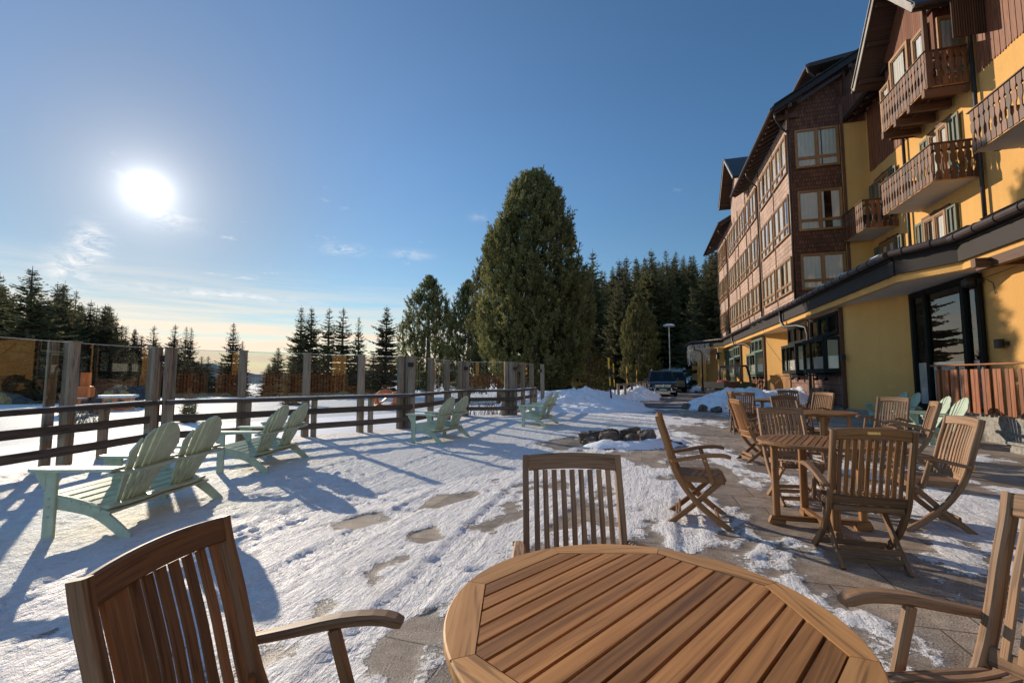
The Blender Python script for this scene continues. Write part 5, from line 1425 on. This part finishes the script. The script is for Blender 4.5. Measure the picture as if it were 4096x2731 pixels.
for i in range(34):                      # forest on the left, falling away towards the valley
    y = rl.uniform(50, 84); f = (y - 50) / 34
    x = -(58 + 12 * f + rl.uniform(-6, 16)) if i % 3 else -(52 + 10 * f + rl.uniform(-3, 6))
    rr_ = -x / y
    zt = 1.35 + y * max(.07, (.215 if rr_ > 1. else .12 + .095 * (rr_ - .78) / .22)) * rl.uniform(.72, .96)
    if rr_ < .80: zt = min(zt, 1.35 + y * .085)
    sp(i % 3, x, y, zt, 'dark spruce in the dense forest behind the left part of the glass screen', 'forest spruces on the left', rl.uniform(1.0, 1.5), rl.uniform(0, 6))
for i, (x, y, zt) in enumerate(((-54.2, 62, 9.0), (-56.2, 66, 8.6), (-61.6, 74, 9.0), (-60.4, 74, 8.2), (-57.6, 60, 10.9), (-59.9, 64, 10.2), (-52.4, 58, 8.2), (-62., 72, 9.6))):
    sp(i % 3, x, y, zt, 'dark spruce in the dense forest behind the left part of the glass screen', 'forest spruces on the left', 1.25, i)
for i in range(30):
    y = rl.uniform(52, 82); q = rl.uniform(-.93, -.30); x = q * y
    if -.60 < q < -.48 and i % 3: continue
    sp(i % 3, x, y, 1.35 + y * rl.uniform(.010, .055), 'low dark young spruce in the belt along the far edge of the snow field', 'young spruces along the far edge of the snow field', rl.uniform(1.3, 2.1), rl.uniform(0, 6))
for i, (x, y, zt) in enumerate(((-11.4, 16.2, 1.0), (-24.5, 30, 2.2), (-30, 36, 3.4), (-15.8, 33, 2.6))):
    sp(2, x, y, zt, ['little bushy spruce just behind the glass screen', 'young spruce in the snow field left of the orange playhouse', 'half-grown spruce in front of the left forest', 'young spruce in the snow field behind the middle panes'][i], None, 1.5)
GR = 'forest spruces on the slope behind the car park'
n = 0
for i in range(185):
    y = rl.uniform(58, 170); a = rl.uniform(.06, .60)
    x = a * y + rl.uniform(-2, 2)
    if y < 66 and 14 < x < 34: continue
    z = tz(x, y); lim = 1.35 + y * (.284 + .16 * max(0, a - .20))
    h = rl.uniform(13, 21)
    zt = min(z + h, lim * rl.uniform(.84, 1.0)) if y < 120 else z + h * 1.05
    if zt - z < 6: zt = z + 6
    sp(i % 3 if i % 7 else 3, x, y, zt, 'dark spruce in the dense forest on the slope behind the car park', GR, rl.uniform(.9, 1.3), rl.uniform(0, 6))
BIGP = [(0, .60), (.05, .84), (.14, 1.0), (.26, 1.04), (.42, 1.03), (.56, .97), (.68, .84), (.78, .68), (.86, .56), (.92, .44), (.965, .31), (1, .12)]
P1_ = pine(21, 10, 2.62, BIGP, 4700, 32, size=.80)
plant(P1_, 1.30, 26, 13.15, 10, 'huge dense stone pine towering in the middle of the picture', wide=.88, first=True)
P2_ = pine(22, 10, 2.7, None, 1500, 34, size=.9)
plant(P2_, -6.6, 36, 9.15, 10, 'rounded stone pine left of the huge one', wide=.98, first=True, rz=1.)
plant(P2_, -.75, 29.2, 10.7, 10, 'narrow stone pine pressed against the left flank of the huge one', wide=.72, rz=2.4)
plant(P2_, -3.2, 33, 8.2, 10, 'low stone pine filling the gap between the two bigger pines', wide=.85, rz=4.)
plant(P2_, 12.9, 46, 9.5, 10, 'olive stone pine in front of the dark forest, left of the street lamp', wide=.78, rz=5.2)
plant(P2_, 5.4, 31, 3.4, 10, 'low bushy pine right of the big trunk above the snow bank', wide=1.5, rz=3.)
# bare twigs and brush with snow
def brush(label, x, y, n, h, sd):
    rg = random.Random(sd); b = MB()
    for i in range(n):
        a = rg.uniform(0, 6.28); q = rg.uniform(.3, 1.) * h; c = V((rg.uniform(-.5, .5), rg.uniform(-.3, .3), 0))
        b.tube([c, c + V((math.cos(a) * q * .25, math.sin(a) * q * .25, q * .6)), c + V((math.cos(a) * q * .6, math.sin(a) * q * .6, q))], .007, 4, scale=[1, .7, .3])
    o = b.build('bare_shrub', M['bark']); o.location = (x, y, tz(x, y)); tag(o, label, 'shrub')
brush('bare twiggy shrub behind the cross pane at the far end of the screen', -.9, 17.3, 60, 1.0, 3)
brush('bare twigs in the snow behind the third settee', -2.0, 18.6, 40, .8, 4)
brush('pile of bare brush in the snow at the far left behind the railing', -14.5, 15.5, 120, 1.3, 5)

# ------------------------------------------------------------------ vehicles
def loft(b, secs, r=None):
    """closed sections of equal length, joined; ends capped"""
    k = len(secs[0]); vs = [p for s in secs for p in s]; fs = []; uv = []
    for i in range(len(secs) - 1):
        for j in range(k):
            j2 = (j + 1) % k; fs.append([i * k + j, i * k + j2, (i + 1) * k + j2, (i + 1) * k + j])
    fs.append(list(range(k))[::-1]); fs.append([(len(secs) - 1) * k + j for j in range(k)])
    b.add(vs, fs, [[(vs[i][1], vs[i][2]) for i in f] for f in fs], r)
def sect(y, w, z0, zb, zs, zt, tuck=.9):
    """body section: half width w, sill z0, belt zs, crown zt"""
    return [(-w * .86, y, z0), (-w * .97, y, zb), (-w, y, (zb + zs) / 2), (-w * .97, y, zs), (-w * tuck, y, zt - .02), (-w * .4, y, zt), (w * .4, y, zt), (w * tuck, y, zt - .02), (w * .97, y, zs), (w, y, (zb + zs) / 2), (w * .97, y, zb), (w * .86, y, z0)]
def make_car(label, paint, suv=True, loc=(0, 0, 0), rz=0., detail=True, group=None):
    """faces -y; origin on the ground under the middle"""
    t = thing('parked_car', label, 'car', loc, rz, group)
    Hh = 1.80 if suv else 1.46; w = .96 if suv else .88; L = 5.0 if suv else 4.4; g0 = .30 if suv else .22
    bz = Hh * .60; hz = Hh * .585
    b = MB(); y0 = -L / 2
    loft(b, [sect(y0, w * .72, g0 + .12, .46, hz * .72, hz * .76), sect(y0 + .07, w * .90, g0 + .02, .46, hz * .80, hz * .84), sect(y0 + .30, w * .98, g0, .46, hz * .90, hz * .93), sect(y0 + .8, w, g0, .46, hz * .95, hz * .985), sect(y0 + 1.35, w, g0, .46, hz, hz * 1.03),
             sect(y0 + 1.6, w, g0, .46, bz, bz + .01), sect(L / 2 - .6, w, g0, .46, bz + .03, bz + .05), sect(L / 2 - .12, w * .96, g0 + .05, .46, bz + .02, bz + .04), sect(L / 2, w * .84, g0 + .2, .5, bz * .9, bz * .95)])
    body = b.build('body', M[paint], t, True)
    md = body.modifiers.new('edge', 'EDGE_SPLIT'); md.split_angle = R(38)
    b = MB(); yw0, yw1 = y0 + 1.35, y0 + 2.15; yr1, yr0 = (L / 2 - .42, L / 2 - .1) if suv else (L / 2 - 1.2, L / 2 - .45)
    def gsec(y, wb, z): return [(-wb, y, z), (wb, y, z)]
    bot = [(-w * .92, yw0, bz - .02), (w * .92, yw0, bz - .02), (w * .93, yr0, bz), (-w * .93, yr0, bz)]
    top = [(-w * .70, yw1, Hh - .05), (w * .70, yw1, Hh - .05), (w * .72, yr1, Hh - .06), (-w * .72, yr1, Hh - .06)]
    b.add(bot + top, [[0, 1, 5, 4], [1, 2, 6, 5], [2, 3, 7, 6], [3, 0, 4, 7]], [[(0, 0), (1, 0), (1, 1), (0, 1)]] * 4)
    b.build('glass', M['car_glass'], t)
    b = MB(); b.box((0, (yw0 + yr0) / 2 + .2, bz - .1), (w * 1.6, (yr0 - yw0) * .7, .3))
    for x in (-.4, .4): b.box((x, yw1 + .25, bz + .12), (.46, .16, .5), 0, .04); b.box((x, yw1 + .27, bz + .42), (.24, .12, .16), 0, .03)
    b.build('interior', M['black'], t)
    b = MB()
    for i, j in ((0, 4), (1, 5), (2, 6), (3, 7)): b.bar(bot[i] if i < 4 else 0, (bot + top)[j], .075, .06, None, .012)
    for sx in (-1, 1):
        b.bar((sx * w * .93, (yw0 + yr0) / 2 + .15, bz), (sx * w * .715, (yw1 + yr1) / 2, Hh - .06), .07, .03, None, .006)
        b.bar((sx * w * .93, yw0, bz), (sx * w * .93, yr0, bz + .01), .03, .04, XA, .006)
    N = 6; R_ = []
    for i in range(N + 1):
        f = i / N; y = yw1 - .04 + (yr1 - yw1 + .10) * f; z = Hh - .05 + .07 * math.sin(math.pi * min(1, f * 1.1)) ** .6
        ww = w * .72
        R_.append([(-ww, y, Hh - .075), (-ww * .8, y, z - .01), (0, y, z + .012), (ww * .8, y, z - .01), (ww, y, Hh - .075)])
    loft(b, R_); b.build('roof', M[paint], t)
    for sx in (-1, 1):
        for y in (y0 + .95, L / 2 - 1.0):
            rad = .37 if suv else .31
            b = MB(); b.lathe([(rad * .62, -.12), (rad * .94, -.12), (rad, -.08), (rad, .08), (rad * .94, .12), (rad * .62, .12)], (sx * (w - .10), y, rad), 22, 'x')
            wh = b.build('wheel', M['rubber'], t, True)
            b = MB(); b.lathe([(0, .05), (rad * .25, .06), (rad * .28, .03), (rad * .60, .05), (rad * .64, .10), (rad * .64, -.1), (0, -.1)] if sx > 0 else [(0, -.05), (rad * .25, -.06), (rad * .28, -.03), (rad * .60, -.05), (rad * .64, -.10), (rad * .64, .1), (0, .1)], (sx * (w - .10), y, rad), 22, 'x')
            b.build('rim', M['chrome'], wh)
        b = MB(); b.sweep([(sx * w * .58, y0 + .075, hz * .70), (sx * w * .80, y0 + .115, hz * .735), (sx * w * .94, y0 + .30, hz * .79)], .05, .17 if suv else .13, None, .015, scale=[.8, 1., .9])
        b.build('headlight', M['lamp_glass'], t)
        b = MB(); b.sweep([(sx * w * .62, L / 2 - .03, bz * .80), (sx * w * .92, L / 2 - .12, bz * .82), (sx * w * .965, L / 2 - .3, bz * .83)], .05, .15, None, .01); b.build('tail_light', M['red_light'], t)
        b = MB(); b.blob((sx * (w + .11), yw0 + .35, bz + .10), .11, .07, .085, 2, .05); b.build('mirror', M[paint], t)
        if suv:
            b = MB(); b.tube([(sx * w * .66, yw1 + .05, Hh - .02), (sx * w * .67, yw1 + .2, Hh + .07), (sx * w * .68, yr1 - .3, Hh + .07), (sx * w * .68, yr1 - .1, Hh - .01)], .022, 8); b.build('roof_rail', M['chrome'], t)
    b = MB()
    gw = .50 if suv else .42
    b.prism([(-gw, hz * .60), (gw, hz * .60), (gw * 1.10, hz * .77), (-gw * 1.10, hz * .77)], (0, y0 + .02, 0), (1, 0, 0), (0, 0, 1), .045)
    b.prism([(-w * .62, .34), (w * .62, .34), (w * .52, .56), (-w * .52, .56)], (0, y0 + .05, 0), (1, 0, 0), (0, 0, 1), .075)
    for sx in (-1, 1): b.prism([(-.13, .40), (.13, .40), (.13, .54), (-.13, .54)], (sx * w * .79, y0 + .09, 0), (1, 0, 0), (0, 0, 1), .07)
    gr = b.build('grille', M['black'], t)
    b = MB()
    for z in (hz * .645, hz * .725): b.bar((-gw * 1.02, y0 - .035, z), (gw * 1.02, y0 - .035, z), .02, .032, (0, 1, 0), .004)
    b.bar((-w * .82, y0 + .00, .335), (w * .82, y0 + .0, .335), .06, .085, (0, 1, 0), .02)
    for sx in (-1, 1): b.bar((sx * w * .60, y0 - .02, .40), (sx * w * .52, y0 - .02, .56), .03, .05, None, .006); b.bar((sx * w * .64, y0 + .01, .57), (sx * w * .92, y0 + .06, .57), .03, .03, None, .004)
    if detail:
        c = V((0, y0 - .055, hz * .685)); n_ = 20
        b.tube([c + V((.115 * math.cos(2 * math.pi * i / n_), 0, .115 * math.sin(2 * math.pi * i / n_))) for i in range(n_ + 1)], .014, 6)
        for a in (90, 210, 330): e = V((math.cos(R(a)), 0, math.sin(R(a)))); b.sweep([c, c + e * .105], .030, .014, None, 0, scale=[1, .35])
    b.build('chrome_trim', M['chrome'], gr)
    b = MB(); b.box((0, y0 - .03, .47), (.52, .02, .11)); p = b.build('number_plate', M['plate'], t)
    b = MB()
    for i in range(7): b.box((-.165 + .055 * i, y0 - .042, .47), (.026, .004, .055))
    for sx in (-1, 1): b.box((sx * .235, y0 - .042, .47), (.035, .004, .10))
    b.build('plate_marks', M['car_blue'], p)
    return t
make_car('large dark blue off-road car facing the camera, star in a ring on its grille', 'car_blue', True, (10.95, 33.6, .035), -R(15))
make_car('black off-road car seen from behind with red tail light, right behind the big one', 'car_black', True, (14.35, 40.6, .035), az(180 + 17), False)
cs = make_car('grey estate car parked farthest right at the snow slope', 'car_silver', False, (21.4, 52.5, .05), az(30), False, 'cars at the back of the car park')
dup(cs, (17.2, 56.8, .05), az(-22), 'parked grey car left of the big off-road car with its front to the camera', sc=1.)
dup(cs, (13.2, 57.5, .0), az(65), 'parked car at the left end of the back row beside the low rail fence', sc=1.)

# utility vehicle: cargo bed to the left, green cab with glass
uv_ = hthing('utility_vehicle', 'green two-seat utility vehicle with grey cargo bed and glazed cab', 'utility vehicle', 4.6, 29.4)
uv_.rotation_euler = (0, 0, R(-62)); 
# built with its front towards +y, bed towards -y, near side at -x
b = MB()
for sx in (-1, 1):
    P = [(.05, .42), (.62, .42), (.80, .62), (.92, 1.06), (.0, 1.10), (-.02, .75)]
    b.prism(P, (sx * .68 + (.02 if sx > 0 else -.02), .15, 0), (0, 1, 0), (0, 0, 1), .04 if sx > 0 else .04, 'x')
b.box((0, 1.25, .75), (1.3, .62, .5), 0, .08)
b.build('cab_door', M['green_paint'], uv_)
b = MB()
for sx in (-1, 1):
    x = sx * .68
    b.sweep([(x, p.y, p.z) for p in curve([(0, .12, 1.08), (0, .08, 1.6), (0, .16, 1.93), (0, .42, 2.0), (0, .72, 1.95), (0, .92, 1.5), (0, 1.02, 1.06)], 18)], .10, .11, XA, .012)
b.box((0, .42, 2.01), (1.40, .62, .05), 0, .02); b.bar((-.68, .11, 1.1), (.68, .11, 1.1), .05, .06, None, .01); b.bar((-.68, .12, 1.9), (.68, .12, 1.9), .05, .06, None, .01)
b.build('cab_frame', M['black'], uv_)
b = MB()
for sx in (-1, 1): b.add([(sx * .68, .13, 1.1), (sx * .68, .98, 1.1), (sx * .68, .74, 1.92), (sx * .68, .14, 1.92)], [[0, 1, 2, 3]], [[(0, 0), (1, 0), (1, 1), (0, 1)]])
b.quad((-.66, .12, 1.1), (.66, .12, 1.1), (.66, .12, 1.92), (-.66, .12, 1.92)); b.quad((-.66, 1.0, 1.08), (.66, 1.0, 1.08), (.66, .73, 1.93), (-.66, .73, 1.93))
b.build('cab_glass', M['window_glass'], uv_)
b = MB(); b.box((0, -.62, .98), (1.36, 1.34, .04))
for sx in (-1, 1):
    b.box((sx * .68, -.62, .90), (.05, 1.36, .36), 0, .01)
    for z in (.78, .90, 1.03): b.bar((sx * .71, -1.28, z), (sx * .71, .04, z), .03, .035, XA, .004)
b.box((0, -1.30, .90), (1.36, .05, .36), 0, .01); b.box((0, .05, .90), (1.36, .05, .36), 0, .01)
bed = b.build('cargo_bed', M['grey_plastic'], uv_)
cu = bpy.data.curves.new('maker_lettering', 'FONT'); cu.body = 'Kawasaki'; cu.size = .17; cu.extrude = .004; cu.align_x = 'CENTER'
to = bpy.data.objects.new('maker_lettering', cu); COL.objects.link(to)
me = bpy.data.meshes.new_from_object(to.evaluated_get(bpy.context.evaluated_depsgraph_get())); bpy.data.objects.remove(to)
lo = bpy.data.objects.new('lettering', me); me.materials.append(M['steel']); COL.objects.link(lo); lo.parent = bed
lo.location = (-.732, -.62, .845); lo.rotation_euler = (R(90), 0, R(-90))
b = MB(); b.box((0, -.1, .52), (1.1, 2.5, .2), 0, .03)
for sx in (-1, 1):
    b.sweep([(sx * .6, p.y, p.z) for p in curve([(0, -1.06, .50), (0, -.96, .72), (0, -.68, .80), (0, -.40, .70), (0, -.28, .46)], 10)], .2, .04, XA, .004)
b.build('chassis', M['black'], uv_)
b = MB(); b.prism([(-.20, .40), (.2, .40), (.16, .68), (-.34, .72)], (-.66, .02, 0), (0, 1, 0), (0, 0, 1), .05); b.build('side_panel', M['steel'], uv_)
for sx in (-1, 1):
    for y in (-.68, 1.22):
        b = MB(); b.lathe([(.15, -.12), (.28, -.12), (.31, -.07), (.31, .07), (.28, .12), (.15, .12)], (sx * .58, y, .31), 18, 'x'); w_ = b.build('wheel', M['rubber'], uv_)
        b = MB(); b.lathe([(0, .08), (.15, .07), (.16, 0), (.15, -.07), (0, -.08)], (sx * .58, y, .31), 14, 'x'); b.build('rim', M['red_paint'], w_)
b = MB(); b.blob((-.1, -.4, 1.10), .35, .4, .12, 8, .3); b.blob((.25, -.95, 1.08), .22, .2, .1, 9, .3)
tg = b.build('red_tarp', M['red_paint']); tg.matrix_world = Matrix.Translation(uv_.location) @ Matrix.Rotation(uv_.rotation_euler.z, 4, 'Z')
tag(tg, 'crumpled red tarpaulin lying in the cargo bed of the utility vehicle', 'tarpaulin')
b = MB(); b.tube([(0, 0, 0), (0, .1, .55)], .02, 6); b.box((0, .11, .62), (.13, .03, .16), 0, .01)
sh = b.build('shovel', M['orange_board']); sh.matrix_world = Matrix.Translation(uv_.location) @ Matrix.Rotation(uv_.rotation_euler.z, 4, 'Z') @ Matrix.Translation((.2, -.75, 1.0)); tag(sh, 'wooden handled shovel standing in the cargo bed of the utility vehicle', 'shovel')

# ------------------------------------------------------------------ street furniture
t = thing('street_lamp', 'tall grey street lamp with a flat oval head behind the off-road car', 'street lamp', (15.6, 45., 0))
b = MB(); b.tube([(0, 0, -.3), (0, 0, 3), (0, 0, 6.35)], .065, 10, scale=[1.2, 1., .75]); b.build('pole', M['steel'], t)
b = MB(); b.lathe([(0, 6.66), (.3, 6.63), (.56, 6.52), (.58, 6.44), (.5, 6.36), (0, 6.33)], (0, 0, 0), 20); b.build('lamp_head', M['lamp_glass'], t)
def stake(x, y, z0, h, tx, ty, label):
    t = thing('snow_pole', label, 'snow pole', (x, y, z0), 0, 'yellow and black snow poles'); t.rotation_euler = (R(tx), R(ty), 0)
    k = 0; z = 0.
    segs = [(0, .78, 'black'), (.78, 1.16, 'yellow_paint'), (1.16, 1.52, 'black'), (1.52, 2., 'yellow_paint')]
    for mt in ('black', 'yellow_paint'):
        b = MB()
        for a, c, m_ in segs:
            if m_ == mt: b.tube([(0, 0, a / 2 * h), (0, 0, c / 2 * h)], .035, 8)
        b.build('pole_band', M[mt], t)
    b = MB(); b.box((0, -.03, .95 * h), (.085, .02, .10)); b.build('reflector', M['yellow_paint'], t)
for a in ((4.32, 19.9, .2, 2.0, 0, -3, 'yellow and black snow pole nearest the camera, stuck in the snow ridge'), (5.7, 25.2, .0, 2.12, 0, -3, 'second yellow and black snow pole, leaning left'), (7.95, 31.5, .1, 2.0, 0, -1, 'third yellow and black snow pole by the rail fence'),
          (10.9, 40., .1, 1.9, 0, 1, 'fourth snow pole, farther along the road'), (13.6, 48., .0, 1.8, 0, -2, 'fifth snow pole, small in the distance'), (15.6, 52., .0, 1.8, 0, 0, 'farthest snow pole left of the off-road car')): stake(*a)
t = thing('rail_fence', 'low timber rail fence beside the road between the snow poles', 'fence')
FP = [(5.95, 25.6), (6.5, 26.3), (7.6, 29.), (8.8, 32.), (10., 35.5), (11.3, 39.2), (12.6, 43)]
for x, y in FP: b = MB(); b.box((0, 0, .35), (.14, .14, 1.1), 0, .015); o = b.build('post', M['grey_wood'], t); o.location = (x, y, .1)
b = MB(); b.sweep([(x, y, .93) for x, y in FP], .12, .12, None, .03); b.build('rail', M['grey_wood'], t)
t = thing('field_fence', 'low dark rail fence in the snow field behind the left glass', 'fence')
b = MB(); b.sweep([(-18.9, 21.2, .12), (-17.3, 22., .12), (-15.6, 22.8, .12)], .05, .05, None, .01); b.build('rail', M['dark_rail'], t)
for x, y in ((-18.7, 21.3), (-17.2, 22.05), (-15.7, 22.75)): b = MB(); b.box((0, 0, -.2), (.06, .06, .75)); o = b.build('post', M['dark_rail'], t); o.location = (x, y, 0)
# play things in the snow field
t = thing('playhouse', 'small orange playhouse with snow on its roof in the snow field', 'playhouse', (-22.6, 25.6, tz(-22.6, 25.6)), .5)
b = MB(); b.box((0, 0, .35), (2.2, 1.2, .75)); b.build('wall', M['orange_paint'], t)
b = MB()
for x in (-.8, -.3, .2, .7): b.box((x, -.61, .48), (.3, .03, .34))
b.build('window', M['black'], t)
b = MB(); b.box((0, 0, .80), (2.5, 1.5, .14), 0, .05); b.build('roof_snow', M['snow'], t)
t = thing('play_tractor', 'orange play tractor half hidden behind the left glass screen', 'toy tractor', (-20.2, 21.5, tz(-20.2, 21.5)), .9)
b = MB(); b.box((0, 0, 1.1), (.7, 1.3, .5), 0, .06); b.box((0, .75, 1.45), (.8, .5, 1.1), 0, .05); b.build('body', M['orange_paint'], t)
for sx in (-1, 1):
    for y, r_ in ((-.5, .4), (.7, .6)): b = MB(); b.lathe([(r_ * .5, -.1), (r_, -.1), (r_, .1), (r_ * .5, .1), (0, .06)], (sx * .5, y, r_), 18, 'x'); b.build('wheel', M['rubber'], t)
b = MB(); b.tube([(-.2, -.5, 1.3), (-.2, -.5, 2.0)], .04, 6); b.build('exhaust', M['black'], t)
t = thing('play_slide', 'orange plastic play tunnel on the snow behind the triple post', 'play slide', (-6.4, 23.4, tz(-6.4, 23.4)), .4)
b = MB(); b.sweep([(-.6, 0, .2), (-.2, 0, .42), (.3, 0, .85), (.6, 0, .9)], .05, .6, (0, 0, 1), .01)
b.tube([(.5 * math.cos(R(a)), .3, .5 + .42 * math.sin(R(a))) for a in range(0, 361, 30)], .13, 8); b.build('chute', M['orange_paint'], t)
b = MB(); b.box((0, 0, .12), (1.1, .6, .24), 0, .05); b.build('base', M['red_paint'], t)
